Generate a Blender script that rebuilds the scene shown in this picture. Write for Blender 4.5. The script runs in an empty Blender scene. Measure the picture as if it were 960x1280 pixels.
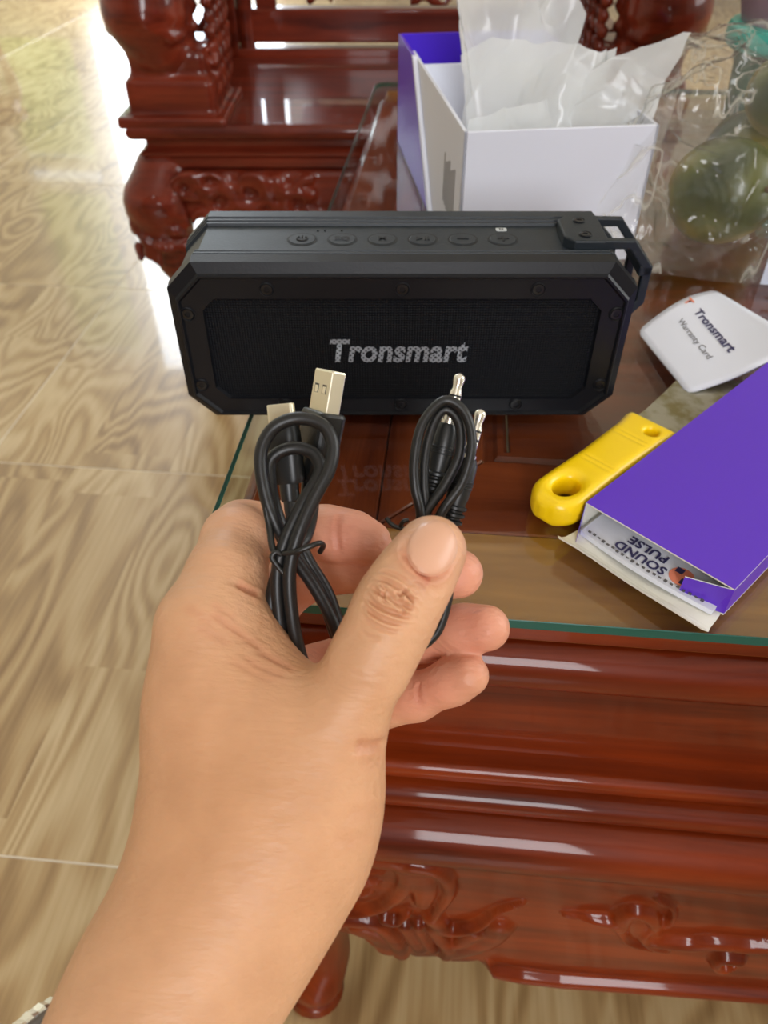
import bpy, bmesh, math, random
import numpy as np
from mathutils import Vector, Matrix, noise
from mathutils.bvhtree import BVHTree

# ------------------------------------------------------------------ camera, world, light, exposure
scene = bpy.context.scene
COL = scene.collection
R = math.radians
HC = 0.73                    # camera height above the floor
T = 0.508                    # glass surface of the table above the floor
PITCH, YAW, FPX = R(42.5), R(5.3), 961.0
CY, SY = math.cos(YAW), math.sin(YAW)
cam_d = bpy.data.cameras.new('camera')
cam_d.sensor_fit = 'VERTICAL'; cam_d.sensor_height = 36.0; cam_d.lens = FPX/1280*36.0
cam_d.clip_start = 0.01
cam_d.dof.use_dof = True; cam_d.dof.focus_distance = 0.26; cam_d.dof.aperture_fstop = 17
cam = bpy.data.objects.new('camera', cam_d); COL.objects.link(cam)
cam.location = (0, 0, HC); cam.rotation_euler = (R(90)-PITCH, 0, YAW)
scene.camera = cam
vs = scene.view_settings
vs.view_transform = 'Standard'; vs.look = 'None'; vs.gamma = 1.0; vs.use_curve_mapping = False
vs.exposure = -0.22

world = bpy.data.worlds.new('sky'); scene.world = world; world.use_nodes = True
wn = world.node_tree.nodes; wl = world.node_tree.links
bg = wn['Background']; bg.inputs['Color'].default_value = (0.80, 0.90, 1.0, 1); bg.inputs['Strength'].default_value = 3.0

def area(name, loc, rot, sx, sy, power, color):
    d = bpy.data.lights.new(name, 'AREA'); d.shape = 'RECTANGLE'; d.size = sx; d.size_y = sy
    d.energy = power; d.color = color
    o = bpy.data.objects.new(name, d); COL.objects.link(o); o.location = loc; o.rotation_euler = rot
    return o
# daylight entering through the openings of the room (doorway ahead, unseen narrow window behind the photographer, side window)
area('daylight_doorway_ahead', (-1.56, 4.86, 1.3), (R(-90), 0, 0), 1.1, 2.2, 90, (0.84, 0.92, 1.0))
area('daylight_window_behind', (0.33, -2.40, 1.90), (R(82), 0, 0), 0.66, 1.5, 54, (0.98, 0.98, 1.0))
area('daylight_window_right', (2.90, 0.9, 1.75), (0, R(90), 0), 1.5, 1.9, 40, (1.0, 0.96, 0.90))

# ------------------------------------------------------------------ helpers
def H(x, y, z=0.0):
    """camera-heading coordinates (x right, y ahead, z above floor) -> world (the table's axes)"""
    return Vector((x*CY - y*SY, x*SY + y*CY, z))
def cam_pt(px, py, d):
    """a point seen in direction (px,py) of the 960x1280 frame at distance d along the view axis"""
    return Vector(((px-480)/FPX*d, (640-py)/FPX*d, d))
def c2w(p):
    cp, sp = math.cos(PITCH), math.sin(PITCH)
    return H(p[0], p[2]*cp + p[1]*sp, HC - p[2]*sp + p[1]*cp)
def W(px, py, d): return c2w(cam_pt(px, py, d))

def tag(o, label=None, cat=None, group=None, kind=None):
    if label: o['label'] = label
    if cat: o['category'] = cat
    if group: o['group'] = group
    if kind: o['kind'] = kind
    return o
def empty(name, loc=(0,0,0), rz=0.0):
    o = bpy.data.objects.new(name, None); COL.objects.link(o); o.location = loc; o.rotation_euler = (0,0,rz)
    o.empty_display_size = 0.02
    return o

class MB:
    def __init__(s): s.v=[]; s.f=[]; s.m=[]
    def add(s, vs, fs, mi=0):
        b=len(s.v); s.v+= [tuple(v) for v in vs]
        for f in fs: s.f.append(tuple(b+i for i in f)); s.m.append(mi)
        return s
    def box(s, x0,x1,y0,y1,z0,z1, mi=0):
        vs=[(x0,y0,z0),(x1,y0,z0),(x1,y1,z0),(x0,y1,z0),(x0,y0,z1),(x1,y0,z1),(x1,y1,z1),(x0,y1,z1)]
        return s.add(vs,[(3,2,1,0),(4,5,6,7),(0,1,5,4),(1,2,6,5),(2,3,7,6),(3,0,4,7)],mi)
    def loft(s, rings, mi=0, cap0=True, cap1=True, closed=True):
        n=len(rings[0]); vs=[p for r in rings for p in r]; fs=[]
        m = n if closed else n-1
        for i in range(len(rings)-1):
            for j in range(m):
                k=(j+1)%n
                fs.append((i*n+j,i*n+k,(i+1)*n+k,(i+1)*n+j))
        if cap0 and closed: fs.append(tuple(range(n-1,-1,-1)))
        if cap1 and closed: fs.append(tuple((len(rings)-1)*n+j for j in range(n)))
        return s.add(vs,fs,mi)
    def prism(s, poly, z0, z1, mi=0):
        return s.loft([[(x,y,z0) for x,y in poly],[(x,y,z1) for x,y in poly]],mi)
    def lathe(s, prof, n=32, mi=0, c=(0,0,0)):
        rings=[]
        for r,z in prof:
            rings.append([(c[0]+r*math.cos(2*math.pi*k/n), c[1]+r*math.sin(2*math.pi*k/n), c[2]+z) for k in range(n)])
        return s.loft(rings,mi)
    def tube(s, pts, rad, n=12, mi=0, cap=True, flat=None):
        pts=[Vector(p) for p in pts]; L=len(pts)
        rads = rad if hasattr(rad,'__len__') else [rad]*L
        tg=[]
        for i in range(L):
            a=pts[max(0,i-1)]; b=pts[min(L-1,i+1)]; tg.append((b-a).normalized())
        u = tg[0].orthogonal().normalized(); rings=[]
        for i in range(L):
            t=tg[i]; u=(u-t*u.dot(t))
            u = u.normalized() if u.length>1e-9 else t.orthogonal().normalized()
            w=t.cross(u)
            rings.append([pts[i]+u*(rads[i]*math.cos(2*math.pi*k/n))+w*(rads[i]*math.sin(2*math.pi*k/n)) for k in range(n)])
        return s.loft(rings,mi,cap,cap)
    def xf(s, M, i0=0):
        for i in range(i0,len(s.v)): s.v[i]=tuple(M@Vector(s.v[i]))
        return s
    def build(s, name, mats, parent=None, smooth=True, bevel=0.0, seg=2, sharp=35, loc=None, solid=0.0, recalc=True, hard=True):
        me=bpy.data.meshes.new(name); me.from_pydata(s.v,[],s.f)
        if recalc or bevel:
            bm=bmesh.new(); bm.from_mesh(me)
            if recalc: bmesh.ops.recalc_face_normals(bm, faces=bm.faces)
            # keep material index
            for f,mi in zip(bm.faces, s.m): f.material_index=mi
            bm.to_mesh(me); bm.free()
        if not isinstance(mats,(list,tuple)): mats=[mats]
        for m in mats: me.materials.append(m)
        for p,mi in zip(me.polygons,s.m): p.material_index=mi; p.use_smooth=smooth
        o=bpy.data.objects.new(name,me); COL.objects.link(o)
        if parent is not None: o.parent=parent
        if loc is not None: o.location=loc
        if bevel:
            b=o.modifiers.new('bevel','BEVEL'); b.width=bevel; b.segments=seg; b.limit_method='ANGLE'; b.angle_limit=R(sharp)
            b.harden_normals=False
        if solid:
            sm=o.modifiers.new('solid','SOLIDIFY'); sm.thickness=solid; sm.offset=0
        if smooth and hard:
            try: me.set_sharp_from_angle(angle=R(40 if not bevel else 60))
            except Exception: pass
        return o

def catmull(P, n=8):
    P=[np.array(p,float) for p in P]; out=[]
    Q=[2*P[0]-P[1]]+P+[2*P[-1]-P[-2]]
    for i in range(1,len(Q)-2):
        p0,p1,p2,p3=Q[i-1],Q[i],Q[i+1],Q[i+2]
        for k in range(n):
            t=k/n
            out.append(0.5*((2*p1)+(-p0+p2)*t+(2*p0-5*p1+4*p2-p3)*t*t+(-p0+3*p1-3*p2+p3)*t**3))
    out.append(P[-1]); return out

def dup(root, parent=None):
    r=root.copy(); COL.objects.link(r)
    if parent is not None: r.parent=parent
    for ch in root.children: dup(ch, r)
    return r

def text_mesh(body, size, shear=0.0, offset=0.0, extrude=0.0, align='CENTER', spacing=1.0):
    cu=bpy.data.curves.new('t','FONT'); cu.body=body; cu.size=size; cu.shear=shear; cu.offset=offset; cu.extrude=extrude
    cu.align_x=align; cu.align_y='CENTER'; cu.space_character=spacing; cu.resolution_u=3
    o=bpy.data.objects.new('t',cu); COL.objects.link(o)
    dg=bpy.context.evaluated_depsgraph_get(); dg.update()
    me=bpy.data.meshes.new_from_object(o.evaluated_get(dg))
    bpy.data.objects.remove(o); bpy.data.curves.remove(cu)
    return me
def text_obj(name, body, size, mat, parent, M, **k):
    me=text_mesh(body,size,**k); me.transform(M); me.materials.clear(); me.materials.append(mat)
    o=bpy.data.objects.new(name,me); COL.objects.link(o); o.parent=parent
    return o

# ------------------------------------------------------------------ materials
def srgb(r,g,b):
    f=lambda c: (c/255/12.92 if c/255<=0.04045 else ((c/255+0.055)/1.055)**2.4)
    return (f(r),f(g),f(b),1.0)
MATS={}
def mat(name, color, rough=0.5, metal=0.0, coat=0.0, coat_rough=0.05, spec=0.5, **kw):
    m=bpy.data.materials.new(name); m.use_nodes=True
    p=m.node_tree.nodes['Principled BSDF']
    p.inputs['Base Color'].default_value=color; p.inputs['Roughness'].default_value=rough; p.inputs['Metallic'].default_value=metal
    p.inputs['Coat Weight'].default_value=coat; p.inputs['Coat Roughness'].default_value=coat_rough
    p.inputs['Specular IOR Level'].default_value=spec
    for k,v in kw.items(): p.inputs[k].default_value=v
    MATS[name]=m; return m
def nd(m, typ, **props):
    n=m.node_tree.nodes.new(typ)
    for k,v in props.items(): setattr(n,k,v)
    return n
def lk(m,a,b): m.node_tree.links.new(a,b)
def ramp(m, stops, fac=None):
    n=nd(m,'ShaderNodeValToRGB'); cr=n.color_ramp
    while len(cr.elements)<len(stops): cr.elements.new(0.5)
    for e,(p,c) in zip(cr.elements,stops): e.position=p; e.color=c
    if fac is not None: lk(m,fac,n.inputs['Fac'])
    return n
def bump_noise(m, scale, strength, dist=0.001, coord='Object', detail=4, stretch=None):
    p=m.node_tree.nodes['Principled BSDF']; tc=nd(m,'ShaderNodeTexCoord'); src=tc.outputs[coord]
    if stretch:
        mp=nd(m,'ShaderNodeMapping'); mp.inputs['Scale'].default_value=stretch; lk(m,src,mp.inputs['Vector']); src=mp.outputs['Vector']
    n=nd(m,'ShaderNodeTexNoise'); n.inputs['Scale'].default_value=scale; n.inputs['Detail'].default_value=detail; lk(m,src,n.inputs['Vector'])
    b=nd(m,'ShaderNodeBump'); b.inputs['Strength'].default_value=strength; b.inputs['Distance'].default_value=dist
    lk(m,n.outputs['Fac'],b.inputs['Height']); lk(m,b.outputs['Normal'],p.inputs['Normal'])
    return m

def wood(name, dark, light, axis='X', rough=0.4, coat=0.38, grain=1.0, coat_rough=0.045):
    """lacquered timber: streaks along one axis plus cloudy tone changes"""
    m=mat(name, light, rough, coat=coat, coat_rough=coat_rough, spec=.12)
    p=m.node_tree.nodes['Principled BSDF']; tc=nd(m,'ShaderNodeTexCoord')
    mp=nd(m,'ShaderNodeMapping')
    mp.inputs['Scale'].default_value={'X':(2.2,26,26),'Y':(26,2.2,26),'Z':(26,26,2.2)}[axis]
    lk(m,tc.outputs['Object'],mp.inputs['Vector'])
    n=nd(m,'ShaderNodeTexNoise'); n.inputs['Scale'].default_value=1.6*grain; n.inputs['Detail'].default_value=7; n.inputs['Roughness'].default_value=0.62
    n.inputs['Distortion'].default_value=0.6
    lk(m,mp.outputs['Vector'],n.inputs['Vector'])
    n2=nd(m,'ShaderNodeTexNoise'); n2.inputs['Scale'].default_value=7; n2.inputs['Detail'].default_value=3
    lk(m,tc.outputs['Object'],n2.inputs['Vector'])
    mx=nd(m,'ShaderNodeMath',operation='MULTIPLY_ADD'); mx.inputs[1].default_value=0.7
    lk(m,n.outputs['Fac'],mx.inputs[0])
    m2=nd(m,'ShaderNodeMath',operation='MULTIPLY'); m2.inputs[1].default_value=0.3; lk(m,n2.outputs['Fac'],m2.inputs[0])
    lk(m,m2.outputs[0],mx.inputs[2])
    r=ramp(m,[(0.36,dark),(0.62,light)],mx.outputs[0]); lk(m,r.outputs['Color'],p.inputs['Base Color'])
    return m

wall_m = bump_noise(mat('wall_paint', srgb(226,222,208), 0.7), 60, 0.15)
ceil_m = mat('ceiling_paint', srgb(240,238,232), 0.8)
RW_D, RW_L = srgb(76,20,4), srgb(142,54,14)
wood_x = wood('red_wood_x', RW_D, RW_L, 'X')
wood_y = wood('red_wood_y', RW_D, RW_L, 'Y')
wood_z = wood('red_wood_z', RW_D, RW_L, 'Z')
wood_top_red = wood('table_board_red', srgb(88,32,14), srgb(148,68,34), 'X', coat=0.3)
wood_top_red_y = wood('table_board_red_y', srgb(92,34,14), srgb(154,72,36), 'Y', coat=0.3)
wood_top_tan = wood('table_board_tan', srgb(122,68,26), srgb(186,124,58), 'X', coat=0.3)
chair_m = wood('chair_wood', srgb(70,20,12), srgb(126,48,28), 'X', rough=0.36, coat=0.5)
chair_my = wood('chair_wood_y', srgb(70,20,12), srgb(126,48,28), 'Y', rough=0.36, coat=0.5)

# floor tile: printed planks of pale oak, glossy glaze
def tile_material():
    m=mat('oak_print_tile', srgb(200,172,128), 0.36, coat=0.55, coat_rough=0.05)
    p=m.node_tree.nodes['Principled BSDF']
    tc=nd(m,'ShaderNodeTexCoord'); oi=nd(m,'ShaderNodeObjectInfo')
    sp=nd(m,'ShaderNodeSeparateXYZ'); lk(m,tc.outputs['Object'],sp.inputs[0])
    def math_(op,a,b=None,c=None):
        n=nd(m,'ShaderNodeMath',operation=op)
        for i,v in enumerate((a,b,c)):
            if v is None: continue
            if isinstance(v,(int,float)): n.inputs[i].default_value=v
            else: lk(m,v,n.inputs[i])
        return n.outputs[0]
    plank=math_('FLOOR',math_('MULTIPLY',sp.outputs['X'],7.02))
    seed=math_('MULTIPLY_ADD',oi.outputs['Random'],97.0,plank)
    wnz=nd(m,'ShaderNodeTexWhiteNoise',noise_dimensions='1D'); lk(m,seed,wnz.inputs['W'])
    # board ends inside each printed strip
    yy=math_('ADD',sp.outputs['Y'],math_('MULTIPLY',wnz.outputs['Value'],0.57))
    brd=math_('FLOOR',math_('MULTIPLY',yy,2.1))
    seed2=math_('MULTIPLY_ADD',brd,13.7,seed)
    wn2=nd(m,'ShaderNodeTexWhiteNoise',noise_dimensions='1D'); lk(m,seed2,wn2.inputs['W'])
    cb=nd(m,'ShaderNodeCombineXYZ'); lk(m,math_('MULTIPLY',wn2.outputs['Value'],40.0),cb.inputs['X']); lk(m,math_('MULTIPLY',wn2.outputs['Value'],91.0),cb.inputs['Y'])
    lk(m,seed2,cb.inputs['Z'])
    mp=nd(m,'ShaderNodeMapping'); mp.inputs['Scale'].default_value=(8.5,2.2,1.0); lk(m,tc.outputs['Object'],mp.inputs['Vector'])
    va=nd(m,'ShaderNodeVectorMath',operation='ADD'); lk(m,mp.outputs['Vector'],va.inputs[0]); lk(m,cb.outputs[0],va.inputs[1])
    n1=nd(m,'ShaderNodeTexNoise'); n1.inputs['Scale'].default_value=0.9; n1.inputs['Detail'].default_value=1.5; n1.inputs['Distortion'].default_value=0.5
    lk(m,va.outputs[0],n1.inputs['Vector'])
    rings=math_('SINE',math_('MULTIPLY',n1.outputs['Fac'],84.0))
    rings=math_('MULTIPLY_ADD',rings,0.5,0.5)
    # fine fibres
    mp2=nd(m,'ShaderNodeMapping'); mp2.inputs['Scale'].default_value=(190,8,1); lk(m,tc.outputs['Object'],mp2.inputs['Vector'])
    n2=nd(m,'ShaderNodeTexNoise'); n2.inputs['Scale'].default_value=1.0; n2.inputs['Detail'].default_value=5; lk(m,mp2.outputs['Vector'],n2.inputs['Vector'])
    n3=nd(m,'ShaderNodeTexNoise'); n3.inputs['Scale'].default_value=0.55; n3.inputs['Detail'].default_value=2; lk(m,va.outputs[0],n3.inputs['Vector'])
    t=math_('MULTIPLY_ADD',rings,0.24,math_('MULTIPLY_ADD',n2.outputs['Fac'],0.36,math_('MULTIPLY_ADD',n3.outputs['Fac'],0.5,math_('MULTIPLY',wn2.outputs['Value'],0.14))))
    r=ramp(m,[(0.36,srgb(140,108,68)),(0.60,srgb(184,153,106)),(0.88,srgb(214,190,146))],t)
    lk(m,r.outputs['Color'],p.inputs['Base Color'])
    return m
tile_m = tile_material()
grout_m = mat('grout', srgb(238,230,212), 0.7)

# ------------------------------------------------------------------ room shell
XL, XR, YB, YF, ZC = -3.2, 3.0, -2.5, 4.95, 3.1
floor = MB().box(XL-0.1,XR+0.1,YB-0.1,YF+1.2,-0.06,-0.0006).build('floor', grout_m, smooth=False); tag(floor, kind='structure')
TS=0.5695; X0=-0.685; Y0=0.2815
tile_mesh=None; n_t=0
for ix in range(-5,7):
    for iy in range(-5,9):
        cx=X0+TS*ix+TS/2; cy=Y0+TS*iy+TS/2
        if cx-TS/2<XL-0.3 or cx+TS/2>XR+0.3: continue
        if tile_mesh is None:
            h=TS/2-0.0009
            mb=MB(); mb.loft([[(-h,-h,-0.006),(h,-h,-0.006),(h,h,-0.006),(-h,h,-0.006)],[(-h,-h,-0.0006),(h,-h,-0.0006),(h,h,-0.0006),(-h,h,-0.0006)],
                     [(-h+.0006,-h+.0006,0),(h-.0006,-h+.0006,0),(h-.0006,h-.0006,0),(-h+.0006,h-.0006,0)]])
            o=mb.build('floor_tile', tile_m, floor, smooth=False); tile_mesh=o.data
        else:
            o=bpy.data.objects.new('floor_tile', tile_mesh); COL.objects.link(o); o.parent=floor
        o.location=(cx,cy,0)

tan_m = bump_noise(mat('tan_wall_paint', srgb(148,114,84), 0.7), 60, 0.15)  # unseen rear wall: tone made up to give the wood warmer, darker reflections
def wall(name, mb, m=None): return tag(mb.build(name, m or wall_m, smooth=False), kind='structure')
# wall ahead with a doorway and a green-curtained window left of it
DX0,DX1,DZ=-2.12,-1.00,2.45
wall('wall_back', MB().box(XL-.1,-2.86,YF,YF+.12,0,ZC).box(-2.86,-2.24,YF,YF+.12,0,0.20).box(-2.86,-2.24,YF,YF+.12,2.45,ZC)
     .box(-2.24,DX0,YF,YF+.12,0,ZC).box(DX0,DX1,YF,YF+.12,DZ,ZC).box(DX1,XR+.1,YF,YF+.12,0,ZC))
wall('wall_left', MB().box(XL-.12,XL,YB,YF,0,ZC))
wall('wall_right', MB().box(XR,XR+.12,YB,-0.15,0,ZC).box(XR,XR+.12,1.95,YF,0,ZC).box(XR,XR+.12,-0.15,1.95,0,0.95).box(XR,XR+.12,-0.15,1.95,2.55,ZC))
wall('wall_front', MB().box(XL,-.03,YB-.12,YB,0,ZC).box(.69,XR,YB-.12,YB,0,ZC).box(-.03,.69,YB-.12,YB,2.70,ZC).box(-.03,.69,YB-.12,YB,0,1.10), tan_m)
tag(MB().box(XL-.1,XR+.1,YB-.1,YF+.1,ZC,ZC+.1).build('ceiling', ceil_m, smooth=False), kind='structure')
base_m=mat('baseboard_tile', srgb(176,184,190), 0.3)
tag(MB().box(DX1,XR,YF-.012,YF,0,0.11).build('baseboard_back', base_m, smooth=False, bevel=.003), kind='structure')
tag(MB().box(XL,XL+.012,YB,YF,0,0.11).build('baseboard_left', base_m, smooth=False, bevel=.003), kind='structure')
# door frame ahead with a centre mullion
frame_m=mat('white_frame', srgb(225,228,230), 0.35)
door=tag(empty('door_1',(0,YF+.06,0)), kind='structure')
for x in (DX0+.03,DX1-.03,-1.80): MB().box(x-.03,x+.03,-.05,.05,0,DZ).build('door_jamb',frame_m,door,smooth=False,bevel=.004)
MB().box(DX0,DX1,-.05,.05,DZ-.06,DZ).build('door_head',frame_m,door,smooth=False,bevel=.004)
# curtained window
win=tag(empty('window_1',(0,YF+.06,0)), kind='structure')
for x in (-2.83,-2.27): MB().box(x-.03,x+.03,-.05,.05,.20,2.45).build('window_frame',frame_m,win,smooth=False,bevel=.004)
for z in (.23,.98,1.12,2.42): MB().box(-2.86,-2.24,-.05,.05,z-.03,z+.03).build('window_frame',frame_m,win,smooth=False,bevel=.004)
cur_m=mat('green_curtain', srgb(190,206,140), 0.8)
p=cur_m.node_tree.nodes['Principled BSDF']; out=cur_m.node_tree.nodes['Material Output']
tr=nd(cur_m,'ShaderNodeBsdfTranslucent'); tr.inputs['Color'].default_value=srgb(170,190,120); ms=nd(cur_m,'ShaderNodeMixShader'); ms.inputs[0].default_value=0.75
lk(cur_m,p.outputs[0],ms.inputs[1]); lk(cur_m,tr.outputs[0],ms.inputs[2]); lk(cur_m,ms.outputs[0],out.inputs[0])
for z0,z1 in ((.26,.95),(1.15,2.39)):
    top=[];n=60
    for zz in (z0,z1):
        top.append([(-2.82+.54*i/n, .075+.012*math.sin(i*1.3)+.006*math.sin(i*.7), zz) for i in range(n+1)])
    MB().loft(top,closed=False).build('curtain_panel',cur_m,win)
# side window frame (daylight from the right)
win2=tag(empty('window_2',(XR+.06,0,0)), kind='structure')
for y in (-.12,0.9,1.92): MB().box(-.04,.04,y-.03,y+.03,.95,2.55).build('window_frame',frame_m,win2,smooth=False,bevel=.004)
for z in (.98,2.52): MB().box(-.04,.04,-.15,1.95,z-.03,z+.03).build('window_frame',frame_m,win2,smooth=False,bevel=.004)
# window high in the wall behind the photographer
win3=tag(empty('window_3',(0,YB-.06,0)), kind='structure')
for x in (0,.66): MB().box(x-.03,x+.03,-.05,.05,1.10,2.70).build('window_frame',frame_m,win3,smooth=False,bevel=.004)
for z in (1.13,2.67): MB().box(-.03,.69,-.05,.05,z-.03,z+.03).build('window_frame',frame_m,win3,smooth=False,bevel=.004)

# ------------------------------------------------------------------ implicit surfaces (for carvings and the hand)
def smin(a,b,k):
    h=np.clip(0.5+0.5*(b-a)/k,0,1); return b*(1-h)+a*h-k*h*(1-h)
class Field:
    def __init__(s, lo, hi, h):
        s.lo=np.array(lo,np.float32); s.h=h
        s.n=[int(math.ceil((hi[i]-lo[i])/h))+1 for i in range(3)]
        s.ax=[(s.lo[i]+h*np.arange(s.n[i])).astype(np.float32) for i in range(3)]
    def new(s): return np.full(s.n,0.05,np.float32)
    def win(s, lo, hi):
        sl=[]
        for i in range(3):
            a=int(np.clip((lo[i]-s.lo[i])/s.h,0,s.n[i])); b=int(np.clip((hi[i]-s.lo[i])/s.h+2,0,s.n[i])); sl.append(slice(a,max(a,b)))
        return tuple(sl)
    def cone(s, S, a, b, ra, rb, k, margin=0.016, sc=(1,1,1)):
        a=np.array(a,float); b=np.array(b,float); r=max(ra,rb)+margin
        w=s.win(np.minimum(a,b)-r, np.maximum(a,b)+r)
        if any(x.stop<=x.start for x in w): return
        X=s.ax[0][w[0]][:,None,None]; Y=s.ax[1][w[1]][None,:,None]; Z=s.ax[2][w[2]][None,None,:]
        d=b-a; L=float(d@d)+1e-12
        t=np.clip(((X-a[0])*d[0]+(Y-a[1])*d[1]+(Z-a[2])*d[2])/L,0,1)
        D=np.sqrt((X-a[0]-t*d[0])**2+(Y-a[1]-t*d[1])**2+(Z-a[2]-t*d[2])**2)-(ra+t*(rb-ra))
        S[w]=smin(S[w],D.astype(np.float32),k)
    def carve(s, S, a, b, r, k, margin=0.016):
        a=np.array(a,float); b=np.array(b,float); q=r+margin
        w=s.win(np.minimum(a,b)-q, np.maximum(a,b)+q)
        if any(x.stop<=x.start for x in w): return
        X=s.ax[0][w[0]][:,None,None]; Y=s.ax[1][w[1]][None,:,None]; Z=s.ax[2][w[2]][None,None,:]
        d=b-a; L=float(d@d)+1e-12
        t=np.clip(((X-a[0])*d[0]+(Y-a[1])*d[1]+(Z-a[2])*d[2])/L,0,1)
        D=np.sqrt((X-a[0]-t*d[0])**2+(Y-a[1]-t*d[1])**2+(Z-a[2]-t*d[2])**2)-r
        S[w]=-smin(-S[w],D.astype(np.float32),k)
    def rbox(s, S, c, e, r, k):
        w=s.win([c[i]-e[i]-.03 for i in range(3)],[c[i]+e[i]+.03 for i in range(3)])
        q=[np.abs(s.ax[i][w[i]]-c[i])-(e[i]-r) for i in range(3)]
        X=q[0][:,None,None]; Y=q[1][None,:,None]; Z=q[2][None,None,:]
        D=np.sqrt(np.maximum(X,0)**2+np.maximum(Y,0)**2+np.maximum(Z,0)**2)+np.minimum(np.maximum(X,np.maximum(Y,Z)),0)-r
        S[w]=smin(S[w],D.astype(np.float32),k)
def surface_nets(F, S):
    ins=S<0; n=S.shape
    cnt=np.zeros([m-1 for m in n],np.int8)
    for dx in (0,1):
        for dy in (0,1):
            for dz in (0,1): cnt+=ins[dx:n[0]-1+dx,dy:n[1]-1+dy,dz:n[2]-1+dz]
    act=(cnt>0)&(cnt<8); idx=np.argwhere(act); ids=np.full(act.shape,-1,np.int32); ids[act]=np.arange(len(idx))
    acc=np.zeros((len(idx),3)); num=np.zeros(len(idx))
    C=[(x,y,z) for x in (0,1) for y in (0,1) for z in (0,1)]
    for a in C:
        for ax in range(3):
            if a[ax]: continue
            b=list(a); b[ax]=1
            sa=S[idx[:,0]+a[0],idx[:,1]+a[1],idx[:,2]+a[2]].astype(float); sb=S[idx[:,0]+b[0],idx[:,1]+b[1],idx[:,2]+b[2]].astype(float)
            mk=(sa<0)!=(sb<0); t=np.where(mk,sa/np.where(mk,sa-sb,1),0)
            for q in range(3): acc[:,q]+=np.where(mk,a[q]+t*(b[q]-a[q]),0)
            num+=mk
    V=F.lo+F.h*(idx+acc/num[:,None])
    faces=[]
    for ax in range(3):
        u,v=(ax+1)%3,(ax+2)%3
        s0=[slice(None)]*3; s1=[slice(None)]*3; s0[ax]=slice(0,-1); s1[ax]=slice(1,None)
        ch=np.argwhere(ins[tuple(s0)]!=ins[tuple(s1)])
        ch=ch[(ch[:,u]>0)&(ch[:,v]>0)&(ch[:,u]<n[u]-1)&(ch[:,v]<n[v]-1)]
        if not len(ch): continue
        lower=ins[ch[:,0],ch[:,1],ch[:,2]]
        def cell(du,dv):
            c=ch.copy(); c[:,u]+=du; c[:,v]+=dv; return ids[c[:,0],c[:,1],c[:,2]]
        q=np.stack([cell(-1,-1),cell(0,-1),cell(0,0),cell(-1,0)],1)
        q[~lower]=q[~lower][:,::-1]
        faces.append(q)
    return V, np.concatenate(faces)
def relax(V,Fc,it=2,lam=0.5):
    e=np.concatenate([Fc[:,[0,1]],Fc[:,[1,2]],Fc[:,[2,3]],Fc[:,[3,0]]])
    for _ in range(it):
        s=np.zeros_like(V); c=np.zeros(len(V))
        np.add.at(s,e[:,0],V[e[:,1]]); np.add.at(c,e[:,0],1); np.add.at(s,e[:,1],V[e[:,0]]); np.add.at(c,e[:,1],1)
        V=V+lam*(s/np.maximum(c,1)[:,None]-V)
    return V
def field_obj(name, F, S, m, parent=None, it=1):
    V,Fc=surface_nets(F,S); V=relax(V,Fc,it)
    me=bpy.data.meshes.new(name); me.from_pydata(V.tolist(),[],Fc.tolist()); me.materials.append(m)
    me.polygons.foreach_set('use_smooth',[True]*len(me.polygons))
    o=bpy.data.objects.new(name,me); COL.objects.link(o)
    if parent is not None: o.parent=parent
    return o

# ------------------------------------------------------------------ coffee table
TX,TY=0.52,0.56
table=tag(empty('coffee_table',(TX,TY,0)),'red lacquered carved wooden coffee table with glass sheet on top','table')
TL=(-TX,-TY,0)
WX0,WX1,WY0,WY1=-0.083,1.115,0.1885,0.925
def ring_profile(prof, n_each=1):
    rings=[]
    for off,z in prof:
        rings.append([(WX0-off,WY0-off,z),(WX1+off,WY0-off,z),(WX1+off,WY1+off,z),(WX0-off,WY1+off,z)])
    return rings
def moulding(name, prof, m):
    mb=MB()
    rings=ring_profile(prof)
    # four sides as separate strips so that every mitre stays crisp
    for a,b in ((0,1),(1,2),(2,3),(3,0)):
        mb.loft([[r[a],r[b]] for r in rings],closed=False)
    o=mb.build(name,m,table,smooth=True,loc=TL,recalc=False)
    return o
def arc(c,r,a0,a1,n=8,sx=1.0):
    return [(c[0]+sx*r*math.cos(R(a0+(a1-a0)*i/n)), c[1]+r*math.sin(R(a0+(a1-a0)*i/n))) for i in range(n+1)]
moulding('top_lip', [(-0.02,.5012),(-0.002,.5022),(0,.5012),(0.0005,.4955),(-.002,.4935),(-.006,.4930)], wood_x)
moulding('round_moulding', [(-.006,.4935)]+arc((-.001,.4815),.0120,88,-90,12,.95)+[(-.010,.4695)], wood_x)
moulding('recess_panel', [(-.0085,.4700),(-.0085,.3995)], wood_x)
moulding('step_moulding', [(-.010,.4005),(-.0065,.3990)]+arc((-.001,.3935),.0052,100,0,6)+[(.0042,.3905),(.002,.3885)], wood_x)
moulding('half_round_moulding', [(.002,.3890)]+arc((.0055,.3810),.0075,95,-85,10)+[(.004,.3732)], wood_x)
moulding('bulging_moulding', [(.004,.3735)]+arc((.010,.3555),.0185,90,-65,12)+[(.012,.3370)], wood_x)

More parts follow.
